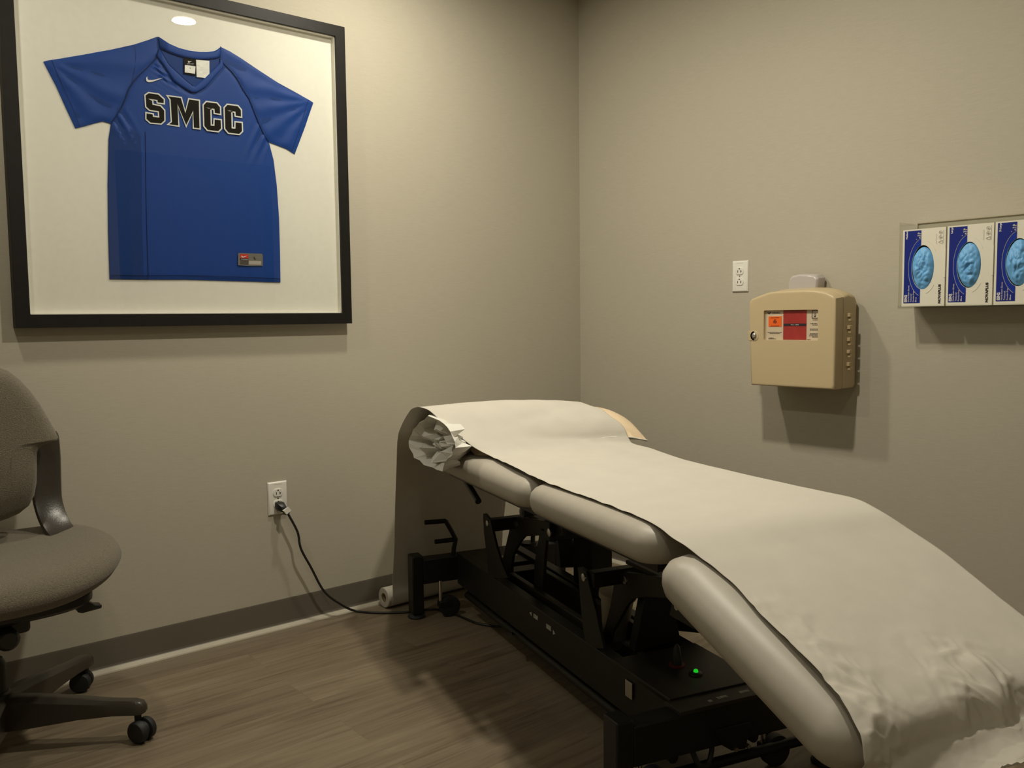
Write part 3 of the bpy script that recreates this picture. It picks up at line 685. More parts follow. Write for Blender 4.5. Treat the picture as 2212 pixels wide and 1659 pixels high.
    ic.build('carton_symbols', m_cgrey, e)
    tb = MB(); tb.box((BXF-.0012, y0-wd-.0012, 1.172), (BXF+.004, y0-wd+.0035, 1.256)); tb.build('carton_tab', m_carton, e, bev=.0005)
    set_base(e, ((BXF+BXB)/2, y0-wd/2, bz0))
    # the glove showing in the oval opening
    vs = []; fs = []; NA, NR = 64, 26
    rr = random.Random(idx+2)
    for j in range(NR+1):
        r = j/NR
        for k in range(NA):
            a_ = 2*PI*k/NA; oy = cy+.0325*(1+.04*math.sin(3*a_+idx))*r*math.cos(a_)-(.004 if idx == 0 else .001)*(1-0)*0; oz = cz+.064*r*math.sin(a_)-(.003 if idx == 0 else 0)*r
            q = Vector((oy*38, oz*38, idx*7.3)); bulge = .014*(1-r**3)
            f = noise.noise(q*1.0); g = abs(noise.noise(q*1.9+Vector((3, 1, 0)))); g2 = abs(noise.noise(Vector((oy*60+oz*25, oz*30, idx*3.1))))
            vd, vp = noise.voronoi(Vector((oy*55+idx*3.7+.4*f, oz*34, idx*2.3)))
            x = BXF+.003-bulge-(.004*f+.006*g+.004*g2-.005+.011*min(.8, vd[1]-vd[0]))*(1-r**4)
            if r > .97: x = BXF+.006
            vs.append((x, oy, oz))
    for j in range(NR):
        for k in range(NA): fs.append((j*NA+k, j*NA+(k+1) % NA, (j+1)*NA+(k+1) % NA, (j+1)*NA+k))
    g = obj('nitrile_glove', vs, fs, m_glove, None, True)
    g.data.set_sharp_from_angle(angle=math.radians(75))
    tag(g, {0: 'light blue nitrile glove bulging from the carton marked Medium', 1: 'light blue nitrile glove bulging from the carton marked Large', 2: 'light blue nitrile glove bulging from the carton marked X-Large'}[idx], 'glove', 'gloves in the carton openings')
glove_box(-1.5045, 'Medium', 0); glove_box(-1.6365, 'Large', 1); glove_box(-1.7680, 'X-Large', 2)

# ------------------------------------------------------------------ treatment table
tb_ = empty('treatment_table'); tag(tb_, 'grey vinyl padded treatment table with a black steel base, standing askew by the right wall', 'treatment table')
def tb(name, s0, t0, z0, s1, t1, z1, m=m_steelb, bev=.003, par=None): return MB().box((s0, t0, z0), (s1, t1, z1), TM).build(name, m, par or tb_, bev=bev)
# base
for s0, s1 in ((-.028, .028), (1.370, 1.426)):
    tb('crossbar', s0, .034, .124, s1, .562, .212)
    for t0, t1 in ((-.008, .034), (.562, .604)):
        lg_ = tb('leg', s0-.001, t0, .018, s1+.001, t1, .228, bev=.004)
        c = w((s0+s1)/2, (t0+t1)/2, 0)
        MB().tube([c+Vector((0, 0, z)) for z in (0, .004, .009, .014, .02)], [.030, .032, .030, .022, .014], 24).build('levelling_foot', m_rubber, lg_, True)
tb('side_rail', .03, .160, .112, 1.37, .196, .225)
tb('side_rail', .03, .372, .112, 1.37, .408, .225)
tb('head_end_plate', .03, .196, .205, .20, .372, .214, m_steelb_lit, .001)
tb('control_plate', 1.122, .16, .213, 1.372, .408, .2265, m_steelb_lit, .001)
tb('control_plate_edge', 1.368, .15, .2125, 1.428, .56, .2225, m_steelb_lit, .001)
tb('cross_brace', .98, .2, .150, 1.035, .372, .205)
tb('cross_brace', .24, .2, .150, .30, .372, .212)
tb('centre_beam', 1.02, .247, .19, 1.14, .262, .222)
tb('inner_beam', .36, .218, .165, .97, .238, .232, m_steelb_lit)
tb('inner_beam', .34, .330, .165, .97, .350, .232, m_steelb_lit)
# arrow stickers on the near rail and worn stickers on the plates
for s0, z0, s1, z1 in ((.676, .190, .704, .202), (.760, .186, .790, .199)):
    o_ = MB().box((s0, .1590, z0), (s1, .1602, z1), TM).build('direction_label', m_stick, tb_)
for p0 in ((.655, .196, -1), (.810, .188, 1)):
    st2 = MB(); st2.add([TM @ Vector(v) for v in ((p0[0]-.008*p0[2], .1592, p0[1]-.007), (p0[0]-.008*p0[2], .1592, p0[1]+.007), (p0[0]+.008*p0[2], .1592, p0[1]))], [(0, 1, 2)]); st2.build('direction_arrow', m_stick, tb_)
for t0, t1, s0 in ((.235, .245, 1.405), (.262, .290, 1.400), (.325, .352, 1.398), (.372, .380, 1.396)): MB().box((s0, t0, .2222), (s0+.010, t1, .2230), TM).build('worn_sticker', m_stick, tb_)
MB().box((.105, .27, .2138), (.125, .36, .2146), TM).build('worn_sticker', m_stick, tb_)
pp_ = hx(0, 0, 0)
pk = tb('parking_clip', 1.195, .154, .165, 1.225, .158, .205, m_steel, .0005)
# key switch, indicator
kc = w(1.222, .283, .2265)
MB().cyl(kc, kc+Vector((0, 0, .003)), .020, 24).build('key_ring_collar', m_redk, tb_, True)
MB().tube([kc+Vector((0, 0, z)) for z in (.003, .02, .026, .045, .052)], [.0125, .0115, .010, .0075, .003], 16).build('key_switch', m_blackp, tb_, True)
ic_ = w(1.286, .292, .2265)
MB().tube([ic_+Vector((0, 0, z)) for z in (0, .004, .006)], [.016, .015, .010], 20).build('indicator_bezel', m_blackp, tb_, True)
MB().tube([ic_+Vector((0, 0, z)) for z in (.006, .009, .0115, .013)], [.0058, .0055, .004, .001], 14).build('indicator_light', m_green, tb_, True)
# casters and pedal gear
for s0, sg in ((.012, 1), (1.388, -1)):
    for t0 in (.112, .455):
        cx = w(s0+.03*sg, t0, 0)
        MB().cyl(w(s0+.03*sg, t0-.022, .05), w(s0+.03*sg, t0-.022, .135), .0065, 12).build('caster_rod', m_chrome, tb_, True)
        wh = MB(); q = w(s0+.03*sg, t0+.012, .038)
        wh.tube([q+S*a_ for a_ in (-.012, -.010, .010, .012)], [.030, .0375, .0375, .030], 28); wh.build('caster_wheel', m_rubber, tb_, True)
        fk = MB(); fk.box((s0+.03*sg-.016, t0-.03, .038), (s0+.03*sg+.016, t0+.02, .062), TM); fk.build('caster_bracket', m_steelb, tb_, bev=.004)
ped = MB(); ped.tube([w(.10, .172, .088), w(1.37, .172, .088)], .0125, 12); ped.tube([w(.10, .396, .088), w(1.37, .396, .088)], .0125, 12)
ped.tube([w(1.375, .16, .055), w(1.375, .60, .055)], .0125, 12); ped.build('pedal_bar', m_steelb, tb_, True)
pb = MB(); pb.prism([w(1.43, .235, .165), w(1.43, .26, .125), w(1.43, .285, .108), w(1.43, .322, .104), w(1.43, .335, .150), w(1.43, .335, .165)], S*-.02)
pb.build('pedal_bracket', m_steelb, tb_, bev=.002)
for t0 in (.292, .326): MB().cyl(w(1.425, t0, .112), w(1.437, t0, .112), .005, 10).build('bolt', m_steel, tb_, True)
MB().tube(spline([w(1.40, .19, .14), w(1.42, .20, .095), w(1.42, .225, .085), w(1.41, .245, .11), w(1.40, .25, .14)], 6), .006, 8).build('actuator_cable', m_rubber, tb_, True)
dg_ = MB(); dg_.tube([w(1.05, .35, .17), w(1.36, .47, .06)], .010, 8); dg_.build('diagonal_strut', m_steelb, tb_, True)
# treatment-height lever at the head end, on both sides
for t0, k in ((0, 1), (.318, -1)):
    lv = MB(); dt = t0
    pa = [w(0, .157+dt, .205), w(0, .160+dt, .235), w(0, .168+dt, .266), w(0, .150+dt, .302), w(0, .130+dt, .338)]
    if k == 1:
        lv.tube(pa, .0085, 10); lv.tube([pa[-1], w(0, .051, .341)], .0085, 10); lv.tube([pa[2], w(0, .088, .266)], .0085, 10)
    else:
        lv.tube([w(0, .478, .205), w(0, .480, .29)], .009, 10)
        lv.cyl(w(0, .46, .212), w(0, .46, .222), .03, 16)
    lv.build('foot_lever', m_steelb, tb_, True)
# lift mechanisms (plates measured in their own planes)
def zplate(name, pix, t0, th, m):
    P = [TM @ Vector((a_, t0, b2)) for a_, b2 in (tq(u, v, t0) for u, v in pix)]
    return MB().prism(P, T*th).build(name, m, tb_, bev=.001)
arm1 = [(1048,1109),(1053,1109),(1060,1118),(1065,1125),(1068,1143),(1077,1180),(1088,1215),(1102,1248),(1060,1248),(1056,1200),(1050,1150)]
armF = [(1253.5,1224.6),(1260.5,1224),(1271.5,1233),(1277,1258),(1283,1282),(1293,1321),(1299,1352),(1310,1400),(1272,1400),(1264,1349),(1260.5,1313),(1258,1286),(1255,1243)]
A1 = [(1101,1141),(1104,1126),(1112,1119),(1129,1118),(1158,1122),(1181,1127),(1215,1134),(1215,1158),(1164,1157),(1148,1158),(1132,1159),(1124,1169),(1114,1186),(1107,1201),(1104,1222),(1104,1244),(1082,1244),(1084,1215),(1092,1180)]
AF = [(1326,1258),(1330,1249),(1340,1238),(1352,1236),(1384,1240),(1426,1247),(1470,1262),(1470,1297),(1434,1292),(1395,1290),(1376,1292),(1368,1294),(1355,1307),(1343,1329),(1330,1352),(1322,1366),(1315,1396),(1296,1396),(1305,1360),(1318,1310),(1324,1275)]
zplate('lift_arm', arm1, .170, -.008, m_steelb); zplate('lift_arm', armF, .170, -.008, m_steelb)
zplate('arched_link', A1, .250, .010, m_steelb_lit); zplate('arched_link', AF, .250, .010, m_steelb_lit)
for ds, pxs in ((0, ((1053.5, 1130), (1115, 1132.5))), (.665, ((1262, 1247), (1351, 1253)))):
    tb('lift_crossbar', .318+ds, .170, .372, .352+ds, .43, .412)
    for (u, v), t0 in zip(pxs, (.162, .250)):
        s_, z_ = tq(u, v, t0); c = w(s_, t0, z_)
        MB().tube([c-T*a_ for a_ in (0, .004, .006)], [.011, .0105, .005], 14).build('bolt', m_steel, tb_, True)
    # the same linkage on the far side
    a_ = [tq(u, v, .17) for u, v in arm1]; P = [TM @ Vector((x+ds, .43, z)) for x, z in a_]
    MB().prism(P, T*.008).build('lift_arm', m_steelb, tb_, bev=.001)
    tb('upper_plate', .36+ds, .26, .428, .62+ds, .50, .438, m_steelb_lit, .001)
tb('upper_crossbar', .600, .232, .398, .640, .50, .458); 
s_, z_ = tq(1170, 1150, .235); c = w(.642, .243, z_*0+.428)
MB().tube([c+S*0-T*.012+T*0, c-T*.016, c-T*.018], [.013, .0125, .006], 16).build('bolt', m_steel, tb_, True)
# third link from the upper crossbar down
zplate('lift_arm', [(1166,1143),(1176,1148),(1180,1165),(1176,1200),(1174,1240),(1172,1275),(1152,1275),(1153,1235),(1158,1190),(1163,1165)], .24, .01, m_steelb)
tb('upper_frame_rail', .46, .14, .538, 1.58, .18, .576); tb('upper_frame_rail', .46, .32, .538, 1.58, .36, .576)
tb('upper_frame_post', .50, .31, .43, .56, .37, .57); tb('upper_frame_post', 1.16, .31, .43, 1.22, .37, .57)
# pedestal and motor between the links
MB().prism([w(1.10, .273, .372), w(1.10, .345, .372), w(1.10, .380, .232), w(1.10, .240, .222)], S*-.03).build('pedestal', m_steelb, tb_, bev=.002)
tb('actuator_box', .50, .385, .20, .62, .46, .44)
mc = w(.865, .31, 0)
ax_ = Vector((0, 0, 1))+S*.12
MB().tube([mc+ax_*z for z in (.15, .20, .295, .297, .312, .318)], [.030, .036, .046, .052, .052, .044], 28).build('motor_housing', m_motor, tb_, True)
s_, z_ = tq(1137, 1105, .02)
MB().tube([w(s_+.0, .02+k, z_) for k in (-.016, -.012, .012, .03)], [.009, .015, .015, .010], 16).build('clamp_knob', m_blackp, tb_, True)
MB().tube([w(.50, .0, .612), w(.565, .0, .585), w(.652, .0, .546)], .0095, 12).build('tilt_lever', m_blackp, tb_, True)
kt = MB(); kt.prism([w(1.53, .06, .525), w(1.565, .06, .525), w(1.60, .06, .474), w(1.515, .06, .476)], T*.03); kt.build('hinge_bracket', m_steelb, tb_, bev=.002)
MB().tube([w(1.55, .06, .505), w(1.55, .052, .505)], .007, 12).build('bolt', m_steel, tb_, True)
# cushions
def rrect(s0, s1, t0, t1, r, n=8):
    out = []
    for cs, ct, a0 in ((s1-r, t1-r, 0), (s0+r, t1-r, 90), (s0+r, t0+r, 180), (s1-r, t0+r, 270)):
        for k in range(n+1): a_ = math.radians(a0+90*k/n); out.append((cs+r*math.cos(a_), ct+r*math.sin(a_)))
    return out
TL, TR = -.046, .502
ZT, ZBT = .675, .603
def cushion(name, s0, s1, hinge=None, ang=0, rc=.050, re=.036, TL=TL, TR=TR, h=ZT-ZBT):
    rings = []
    prof_ = [(.05, 0), (.020, 0.0)]
    for k in range(9):
        a_ = -PI/2+PI*k/8; prof_.append(((re*.55 if a_ < 0 else re*1.25)*(1-math.cos(a_)**(.8 if a_ < 0 else .9)), h/2+h/2*math.sin(a_)))
    prof_ += [(re*1.25+.02, h+.0008), (re*1.25+.05, h+.0012)]
    for ins, z in prof_:
        r = max(.006, rc-ins*.6); rings.append([(a_, b2, z) for a_, b2 in rrect(s0+ins, s1-ins, TL+ins, TR-ins, r)])
    m_ = MB(); R = []
    for ring in rings:
        q = []
        for a_, b2, z in ring:
            if hinge is not None:
                ds = a_-hinge; q.append(w(hinge+ds*math.cos(ang)+(z-h)*math.sin(ang), b2, ZF-ds*math.sin(ang)+(z-h)*math.cos(ang)))
            else: q.append(w(a_, b2, ZBT+z))
        R.append(q)
    m_.loft(R, True, True)
    o = m_.build(name, m_vinyl, tb_, True); o.data.set_sharp_from_angle(angle=math.radians(60)); return o
cushion('head_cushion', .36, 1.052); cushion('middle_cushion', 1.056, 1.600)
ANG = math.atan(.333)
HF, ZF = 1.655, .663
cushion('foot_cushion', HF, HF+.478, HF, ANG, .055, .056, -.066, .468, .085)
# hidden plywood undersides
MB().box((.44, -.01, ZBT-.014), (1.05, .48, ZBT), TM).build('cushion_board', m_steelb, tb_); MB().box((1.11, -.01, ZBT-.014), (1.58, .48, ZBT), TM).build('cushion_board', m_steelb, tb_)
set_base(tb_, w(.7, .28, 0))

# ------------------------------------------------------------------ pillow
pw = empty('pillow'); tag(pw, 'cream pillow lying across the head of the treatment table under the white paper', 'pillow')
PS, PT0, PT1 = .505, .0, .572
def pil(a_, b2, side):
    # a_ in -1..1 along t, b2 in -1..1 along s
    t = (PT0+PT1)/2+(PT1-PT0)/2*a_*(1-.045*b2*b2*(1-abs(a_)*.3)); hw = .152
    s = PS+hw*b2*(1-.07*a_*a_*0)*(1-.10*math.cos(a_*PI/2)*0)
    th = .050*(max(0, 1-abs(a_)**3.2)**.55)*(max(0, 1-abs(b2)**3.0)**.6)
    zc = .734-.036*max(0, b2)**2-.026*abs(a_)**4+.012*a_
    if b2 < 0: zc -= .035*b2*b2
    return w(s, t, zc+side*th+.0025*noise.noise(Vector((a_*5, b2*4, side))))
def pillow_top(s, t):
    b2 = (s-PS)/.152; a_ = (t-(PT0+PT1)/2)/((PT1-PT0)/2)
    if abs(a_) >= 1.15 or abs(b2) >= 1.6: return 0
    o_ = max(0, abs(b2)-1)+max(0, abs(a_)-1)*3; b2 = max(-1, min(1, b2)); a_ = max(-1, min(1, a_)); return pil(a_, b2, 1).z-.12*o_-.4*o_*o_
vs = []; fs = []; NU, NV = 40, 24
for side in (1, -1):
    k0 = len(vs)
    for i in range(NU+1):
        for j in range(NV+1): vs.append(pil(-1+2*i/NU, -1+2*j/NV, side))
    for i in range(NU):
        for j in range(NV): a_ = k0+i*(NV+1)+j; fs.append((a_, a_+1, a_+NV+2, a_+NV+1))
po_ = obj('pillow_body', vs, fs, m_pillow, pw, True)
pb_ = MB(); rim = [pil(a_, 1, 0) for a_ in [x/20 for x in range(-20, 21)]]; pb_.tube([p+S*.001 for p in rim], .0028, 6); pb_.build('piping', m_case, pw, True)
# crumpled open end of the white paper pillowcase
def tp(u, v, t0): a_, b2 = tq(u, v, t0); return TM @ Vector((a_, t0, b2))
root = [(950,895),(930,905),(915,922),(908,948),(912,972),(932,990),(965,1002),(990,997),(1012,987),(1032,976),(1041,966),(1030,948),(1008,930),(985,912),(968,900)]
lipr = [(925,899),(906,914),(891,929),(883,950),(886,968),(897,988),(915,1003),(935,1010),(957,1018),(960,998),(975,984),(984,966),(980,944),(966,924),(948,908)]
def up2(ring, t0): 
    P = [tp(u, v, t0) for u, v in ring]; return [q for i, p in enumerate(P) for q in (p, (p+P[(i+1) % len(P)])/2)]
rg = random.Random(11)
def jit(P, a_): return [p+Vector((rg.uniform(-1, 1), rg.uniform(-1, 1), rg.uniform(-1, 1)))*a_ for p in P]
Rt, Lp = up2(root, .08), up2(lipr, -.115); nR = len(Rt)
midr = jit([a_.lerp(b2, .5)+(b2-Rt[(i+nR//2) % nR]).normalized()*.006 for i, (a_, b2) in enumerate(zip(Rt, Lp))], .007)
cI = sum(Lp, Vector())/nR
ringsC = [Rt, midr, jit(Lp, .0025)]
for f_, dt_, ja in ((.80, .030, .008), (.58, .012, .013), (.36, .050, .014), (.16, .030, .010)):
    ringsC.append(jit([cI+(p-cI)*f_+T*(dt_+(.030 if i % 5 in (1, 2) else -.008)) for i, p in enumerate(Lp)], ja))
cm = MB().loft(ringsC, False, True)
cs_ = cm.build('paper_pillowcase', m_case, pw); so = cs_.modifiers.new('solid', 'SOLIDIFY'); so.thickness = .0006
for p in cs_.data.polygons: p.use_smooth = False
cs_['label'] = 'crumpled white paper case end'
set_base(pw, w(PS, .23, ZT))

# ------------------------------------------------------------------ exam paper: roll and sheet
ep = empty('exam_paper_roll'); tag(ep, 'white exam paper roll on the floor with its sheet drawn over the table', 'exam paper')
RC = Vector((0, -.0565, .0385)); RX0, RX1 = -1.079, -.545
n = 40
def rr_(x, r): return [Vector((x, RC.y+r*math.cos(2*PI*k/n), RC.z+r*math.sin(2*PI*k/n))) for k in range(n)]
MB().loft([rr_(RX0+.004, .0165), rr_(RX0, .0175), rr_(RX0, .035), rr_(RX0+.002, .0370), rr_(RX1-.002, .0370), rr_(RX1, .035), rr_(RX1, .0175), rr_(RX1-.004, .0165), rr_(RX0+.004, .0165)], False, False).build('paper_roll', m_paper, ep, True)
MB().loft([rr_(RX0+.0015, .0170), rr_(RX0+.0015, .0150), rr_(RX1-.0015, .0150), rr_(RX1-.0015, .0170)], False, False).build('cardboard_core', m_core, ep, True)
# stations of the sheet: left edge point, right edge point, crown (extra height at mid width)
def foot(ds, t, dz=0): return w(HF+ds*math.cos(ANG)+dz*math.sin(ANG), t, ZF-ds*math.sin(ANG)+dz*math.cos(ANG))
e_ = .0045
ST = [(Vector((-1.066, -.060, .0015)), Vector((-.552, -.060, .0015)), 0),
      (Vector((-1.066, -.088, .014)), Vector((-.552, -.088, .014)), 0),
      (Vector((-1.066, -.0985, .045)), Vector((-.550, -.0985, .045)), 0),
      (Vector((-1.068, -.105, .11)), Vector((-.550, -.102, .11)), 0),
      (Vector((-1.085, -.150, .25)), Vector((-.562, -.130, .25)), 0),
      (Vector((-1.125, -.225, .43)), Vector((-.592, -.205, .43)), 0),
      (Vector((-1.182, -.330, .585)), Vector((-.63, -.32, .58)), 0),
      (w(.290, -.128, .690), w(.320, .400, .655), .006),
      (w(.335, -.130, .733), w(.350, .400, .705), .012),
      (w(.385, -.115, .787), w(.395, .402, .762), .012),
      (w(.440, -.108, .802), w(.445, .412, .792), .012),
      (w(.500, -.100, .801), w(.505, .430, .790), .016),
      (w(.560, -.080, .776), w(.560, .452, .760), .020),
      (w(.620, -.050, .738), w(.605, .465, .716), .018),
      (w(.670, -.020, .706), w(.640, .488, .694), .012),
      (w(.720, .010, ZT+.010), w(.69, .494, ZT+e_+.003), .006),
      (w(.80, .003, ZT+.011), w(.79, .492, ZT+e_+.002), .002),
      (w(.95, -.012, ZT+.013), w(.95, .472, ZT+e_), .002),
      (w(1.06, -.015, ZT+.008), w(1.06, .466, ZT+e_), .001),
      (w(1.20, -.010, ZT+e_), w(1.20, .468, ZT+e_), .001),
      (w(1.35, -.006, ZT+e_), w(1.35, .474, ZT+e_), .001),
      (w(1.50, -.008, ZT+e_), w(1.48, .484, ZT+e_), .001),
      (w(1.585, -.016, ZT+e_-.001), w(1.57, .489, ZT+e_), .001),
      (foot(-.015, -.020, .002), foot(-.01, .474, .006), .003),
      (foot(.06, -.008, e_), foot(.06, .480, e_), .001),
      (foot(.14, -.001, e_), foot(.14, .480, e_), .001),
      (foot(.22, -.010, e_), foot(.22, .468, e_), .001),
      (foot(.30, -.015, e_), foot(.30, .452, e_), .001),
      (foot(.38, -.022, e_), foot(.38, .444, e_), .001),
      (foot(.435, -.034, e_-.001), foot(.415, .440, e_), 0),
      (foot(.466, -.042, -.005), foot(.445, .440, .001), 0),
      (foot(.481, -.048, -.024), foot(.467, .440, -.010), 0),
      (foot(.484, -.046, -.048), foot(.482, .440, -.024), 0),
      (w(2.108, -.042, .448), w(2.112, .44, .483), 0),
      (w(2.114, -.036, .425), w(2.124, .44, .477), 0),
      (w(2.128, -.030, .405), w(2.140, .44, .473), 0),
      (w(2.150, -.022, .390), w(2.162, .44, .470), 0)]
SUB = 10; NC = 150
Ls = spline([a_ for a_, b2, c in ST], SUB); Rs = spline([b2 for a_, b2, c in ST], SUB); Cs = spline([Vector((c, 0, 0)) for a_, b2, c in ST], SUB)
vs = []; fs = []; NS = len(Ls)
for i in range(NS):
    f = i/SUB
    for j in range(NC+1):
        v = j/NC; vv = v
        v2 = v if f < 30 else v+(1-(1-v)**4-v)*min(1, (f-30)/2.5)
        p = Ls[i].lerp(Rs[i], v2); p += (Rs[i]-Ls[i]).dot(T)*(v-v2)*T; p +=Vector((0, 0, Cs[i].x*(1-(2*v-1)**2)))
        s_, t_ = (p-TO).dot(S), (p-TO).dot(T)
        g = Vector((s_*9, t_*9, 0))
        dz = .0012*abs(noise.noise(g))*(1 if f > 6.5 else 0)
        edge = math.exp(-v/.03)
        if 7 < f < 28: dz += .0022*edge*(.5+noise.noise(Vector((s_*26, 1, 3))))
        if f < 7: p += Vector((0, .004*noise.noise(Vector((p.x*5, p.z*3, 4)))*min(1, max(0, f-2.5)), 0))
        # soft folds where the sheet pulls over the pillow
        if 9 < f < 16:
            k_ = 1-abs(f-12.5)/3.5; dz += k_*(.005*abs(noise.noise(Vector((t_*10-s_*7, s_*3, 7))))+.003*noise.noise(Vector((t_*18-s_*16, s_*4, 2))))
        # crumples at the foot end: flat facets meeting in sharp creases
        if f > 25:
            k_ = min(1, (f-25)/4)
            zone = .9*math.exp(-((v-.06)/.10)**2)*min(1, (f-25)/3)+1.1*math.exp(-((v-.52)/.13)**2)*min(1, max(0, f-27)/2)+.13*k_
            wv = Vector((s_*13+.35*noise.noise(Vector((s_*20, t_*20, 1))), t_*15, p.z*13))
            dd_, pp_ = noise.voronoi(wv)
            c_ = dd_[1]-dd_[0]
            dd2, _p = noise.voronoi(Vector((wv.x*2.3+wv.y*.9, wv.y*2.1-wv.x*.6, wv.z*2.2))); c2_ = dd2[1]-dd2[0]
            tilt = (noise.cell(pp_[0]*3.1)-.5)
            d_ = zone*(.015*(.60-c_)+.008*(.5-c2_))
            q_ = min(1, max(0, (f-28.5)/3)); dn = (S*q_+Vector((0, 0, 1-q_))).normalized()
            p += dn*(max(-.0015, d_)+.0015*k_+.002*q_)
        p.z += dz
        # ragged torn lower edge
        if i == NS-1: p += Vector((0, 0, .012*noise.noise(Vector((v*9, 0, 0)))+.004*noise.noise(Vector((v*60, 0, 0)))))
        if 7 < f < 17:      # the sheet lies on the pillow and never inside it
            s_, t_ = (p-TO).dot(S), (p-TO).dot(T)
            zt_p = pillow_top(s_, t_)
            dlt = p.z-zt_p-.003
            p.z = zt_p+.003+(dlt+math.sqrt(dlt*dlt+.00003))/2 if zt_p > 0 else p.z
        vs.append(p)
for i in range(NS-1):
    for j in range(NC): a_ = i*(NC+1)+j; fs.append((a_, a_+1, a_+NC+2, a_+NC+1))
sh = obj('paper_sheet', vs, fs, m_paper, ep, True, .0003); sh.data.set_sharp_from_angle(angle=math.radians(55))
set_base(ep, (-.81, -.0565, 0))

# ------------------------------------------------------------------ office chair
ch = empty('office_chair'); tag(ch, 'brown grey upholstered swivel office chair on casters at the left edge', 'chair')
CC = Vector((-2.372, -.335, 0))
CA = math.radians(4)      # slight turn
CM = Matrix.Translation(CC) @ Matrix.Rotation(CA, 4, 'Z')
def cp_(x, y, z): return CM @ Vector((x, y, z))
def sup(a_, n): c, s_ = math.cos(a_), math.sin(a_); return (math.copysign(abs(c)**(2/n), c), math.copysign(abs(s_)**(2/n), s_))
vs = []; fs = []; NA = 64
rings = [(.0, .486), (.25, .487), (.5, .490), (.7, .495), (.82, .496), (.90, .492), (.955, .482), (.985, .468), (1.0, .452), (.985, .434), (.95, .420), (.90, .410), (.80, .400), (.70, .394), (.62, .391)]
for i, (r, z) in enumerate(rings):
    for k in range(NA):
        a_ = 2*PI*k/NA; cx, cy = sup(a_, 2.7)
        x = .292*cx*r; y = .262*cy*r
        zz = z
        if i <= 8: zz += .026*(abs(cx*r)**2.4)-.030*max(0, -cy*r)**2.5+.010*max(0, cy*r)**2
        else: zz += -.030*max(0, -cy*r)**2.5*.6+.034*(abs(cx*r)**2.2)
        vs.append(cp_(x, y, zz))
for i in range(len(rings)-1):
    for k in range(NA): fs.append((i*NA+k, i*NA+(k+1) % NA, (i+1)*NA+(k+1) % NA, (i+1)*NA+k))
fs.append(tuple((len(rings)-1)*NA+k for k in range(NA)))
st_ = obj('seat', vs, fs, m_fab, ch, True); st_.data.set_sharp_from_angle(angle=math.radians(80))
pan = MB(); pan.loft([[cp_(.205*sup(2*PI*k/32, 4)[0]*q, .215*sup(2*PI*k/32, 4)[1]*q-.005, z) for k in range(32)] for q, z in ((1, .400), (1, .382), (.94, .372), (.5, .370))], True, True)
pan.build('seat_pan', m_blackp, ch, True)
lvv = MB(); lvv.prism([cp_(.150, -.16, .374), cp_(.180, -.16, .374), cp_(.196, -.16, .362), cp_(.212, -.16, .358), cp_(.210, -.16, .350), cp_(.165, -.16, .348), cp_(.155, -.16, .352)], (0, .03, 0)); lvv.build('seat_lever', m_blackp, ch, bev=.002)
mh = MB(); mh.box((-.09, -.12, .318), (.06, .10, .374), CM); mh.build('tilt_mechanism', m_blackp, ch, bev=.01)
MB().tube([cp_(-.01, -.15, .338), cp_(-.01, -.20, .338), cp_(-.01, -.21, .338)], [.026, .026, .018], 16).build('tension_knob', m_blackp, ch, True)
MB().cyl(cp_(0, 0, .16), cp_(0, 0, .33), .014, 20).build('gas_cylinder', m_chrome, ch, True)
MB().tube([cp_(0, 0, z) for z in (.045, .05, .22, .235)], [.022, .027, .027, .02], 24).build('column', m_blackp, ch, True)
# backrest
BYK = .145
half = [(0,790),(30,800),(55,820),(75,842),(96,872),(112,902),(124,925),(131,942),(128,951),(112,955),(95,962),(86,975),(85,1000),(84,1040),(80,1068),(70,1090),(50,1108),(25,1120),(0,1128)]
hp = []
for u, v in half:
    p = hy(u, v, CC.y+BYK); hp.append((p.x-CC.x, p.z))
x0_, zt_ = hp[0]; xb, zb = hp[-1]
right = [(x0_*.5, zt_+.022)]+hp+[(xb*.45, zb-.010)]
outl = [(0, zt_+.028)]+right+[(0, zb-.013)]+[(-x, z) for x, z in reversed(right)]
def inset(P, d):
    n = len(P); out = []; V = [Vector(p) for p in P]
    ar = sum(V[i-1].x*V[i].y-V[i].x*V[i-1].y for i in range(n)); sg = 1 if ar > 0 else -1
    for i in range(n):
        a_ = (V[i]-V[i-1]).normalized(); b2 = (V[(i+1) % n]-V[i]).normalized(); nn_ = Vector((-(a_+b2).y, (a_+b2).x)).normalized()*sg
        out.append((V[i].x+nn_.x*d, V[i].y+nn_.y*d))
    return out
def curve_y(x, z): return BYK-.045*(x/.25)**2-.03*math.exp(-((z-.66)/.10)**2)*.6+.05*max(0, z-.7)
o2 = [tuple(p) for p in outl]
R = []
for d, sc_, yy in ((.008, .90, .036), (.006, .96, .035), (.003, 1, .030), (0, 1, .018), (.001, 1, .004), (.004, .99, -.010), (.006, .965, -.020), (.008, .93, -.026), (.008, .85, -.031), (.008, .6, -.034)):
    R.append([cp_(x*sc_, curve_y(x*sc_, .74+(z-.74)*sc_)+yy, .74+(z-.74)*sc_) for x, z in inset(o2, d)])
bk = MB().loft(R, True, True).build('backrest', m_fab, ch, True); bk.data.set_sharp_from_angle(angle=math.radians(80))
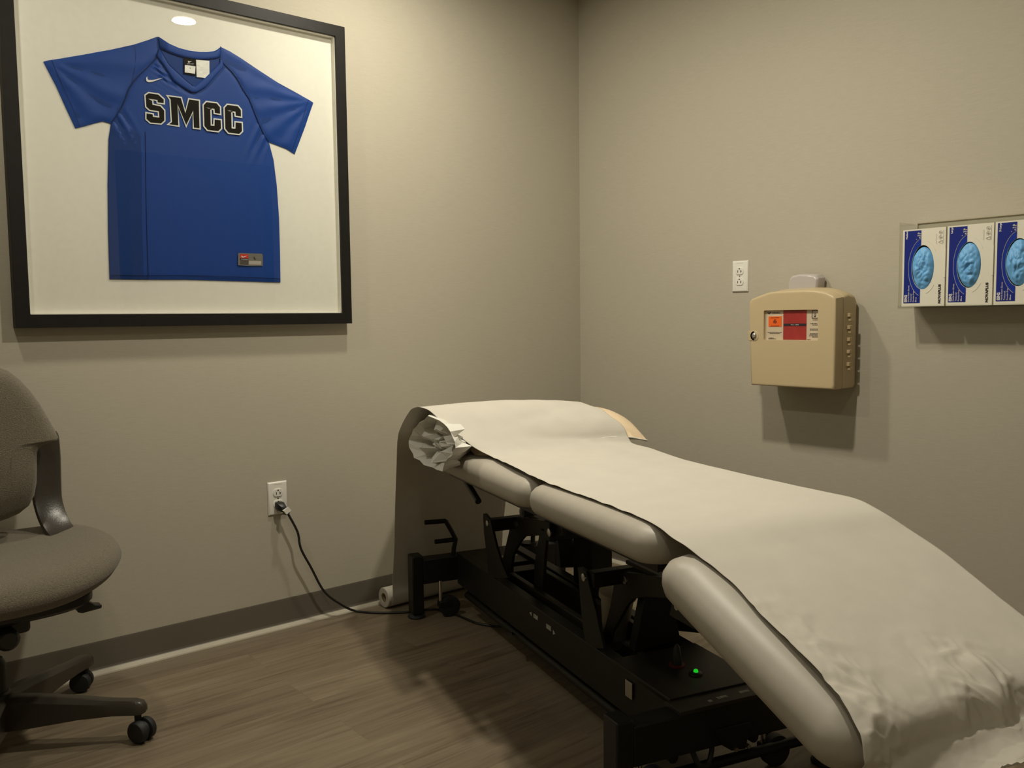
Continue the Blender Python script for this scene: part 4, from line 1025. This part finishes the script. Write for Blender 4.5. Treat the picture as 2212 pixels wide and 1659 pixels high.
for sg in (1, -1):
    pth = [(.186, BYK+.050, .768, .040), (.190, BYK+.048, .75, .042), (.191, BYK+.042, .69, .041), (.188, BYK+.030, .63, .039), (.186, BYK+.015, .58, .037), (.190, BYK-.010, .535, .037), (.198, BYK-.045, .503, .038), (.206, BYK-.09, .482, .038), (.206, BYK-.15, .455, .036)]
    C_ = spline([Vector(p[:3]) for p in pth], 5); Wd = spline([Vector((p[3], 0, 0)) for p in pth], 5)
    R = []
    for i, c in enumerate(C_):
        d = (C_[min(i+1, len(C_)-1)]-C_[max(i-1, 0)]).normalized(); nx = Vector((1, 0, 0)); nn_ = nx.cross(d).normalized(); wd = Wd[i].x
        R.append([CM @ Vector(((c+nx*a_*wd+nn_*b2*.010).x*sg, (c+nx*a_*wd+nn_*b2*.010).y, (c+nx*a_*wd+nn_*b2*.010).z)) for a_, b2 in ((-1, 0), (-.9, .7), (-.5, 1), (.5, 1), (.9, .7), (1, 0), (.9, -.7), (.5, -1), (-.5, -1), (-.9, -.7))])
    MB().loft(R).build('back_upright', m_chp, ch, True)
# five-star base
hub = MB().tube([cp_(0, 0, z) for z in (.075, .08, .145, .15)], [.03, .038, .036, .03], 24).build('base_hub', m_blackp, ch, True)
def wheel_pair(parent, c, ang):
    d = Vector((math.cos(ang), math.sin(ang), 0)); ax = Vector((-d.y, d.x, 0)); k = c+Vector((0, 0, .0285))+d*.012
    cs = MB()
    cs.tube([c+Vector((0, 0, .072)), c+Vector((0, 0, .045))], .0085, 12)
    for s_ in (-1, 1):
        cs.tube([k+ax*s_*q for q in (.005, .007, .0195, .024, .0255)], [.024, .0285, .0285, .025, .016], 28)
    cs.tube([k-ax*.008, k+ax*.008], .022, 20)
    cs.build('caster', m_rubber, parent, True)
for k in range(5):
    A_ = math.radians(-32.5+74.5*(k if k < 2 else k)-(0 if k < 2 else 2.5*(k-1)*1.9)) 
    R_ = (.338, .352, .295, .30, .33)[k]
    d = Vector((math.cos(A_), math.sin(A_), 0)); ax = Vector((-d.y, d.x, 0))
    R = []
    for q, zt2, zb2, hw in ((.02, .138, .055, .030), (.10, .134, .062, .028), (.20, .122, .072, .023), (.28, .112, .074, .018), (.315, .109, .073, .018), (.335, .107, .073, .020), (.352, .102, .073, .017), (.360, .092, .076, .010)):
        q *= R_/.338; c = CC+d*q; R.append([c+ax*a_*hw+Vector((0, 0, z)) for a_, z in ((-1, zb2), (1, zb2), (1, zt2-.010), (.6, zt2-.001), (0, zt2), (-.6, zt2-.001), (-1, zt2-.010))])
    lg_ = MB().loft(R).build('base_leg', m_chp, ch, True)
    wheel_pair(lg_, CC+d*(R_-.0), A_+{0: -.5, 1: 1.9, 2: .3, 3: 1.2, 4: -.8}[k])
set_base(ch, CC)
bpy.context.view_layer.update()
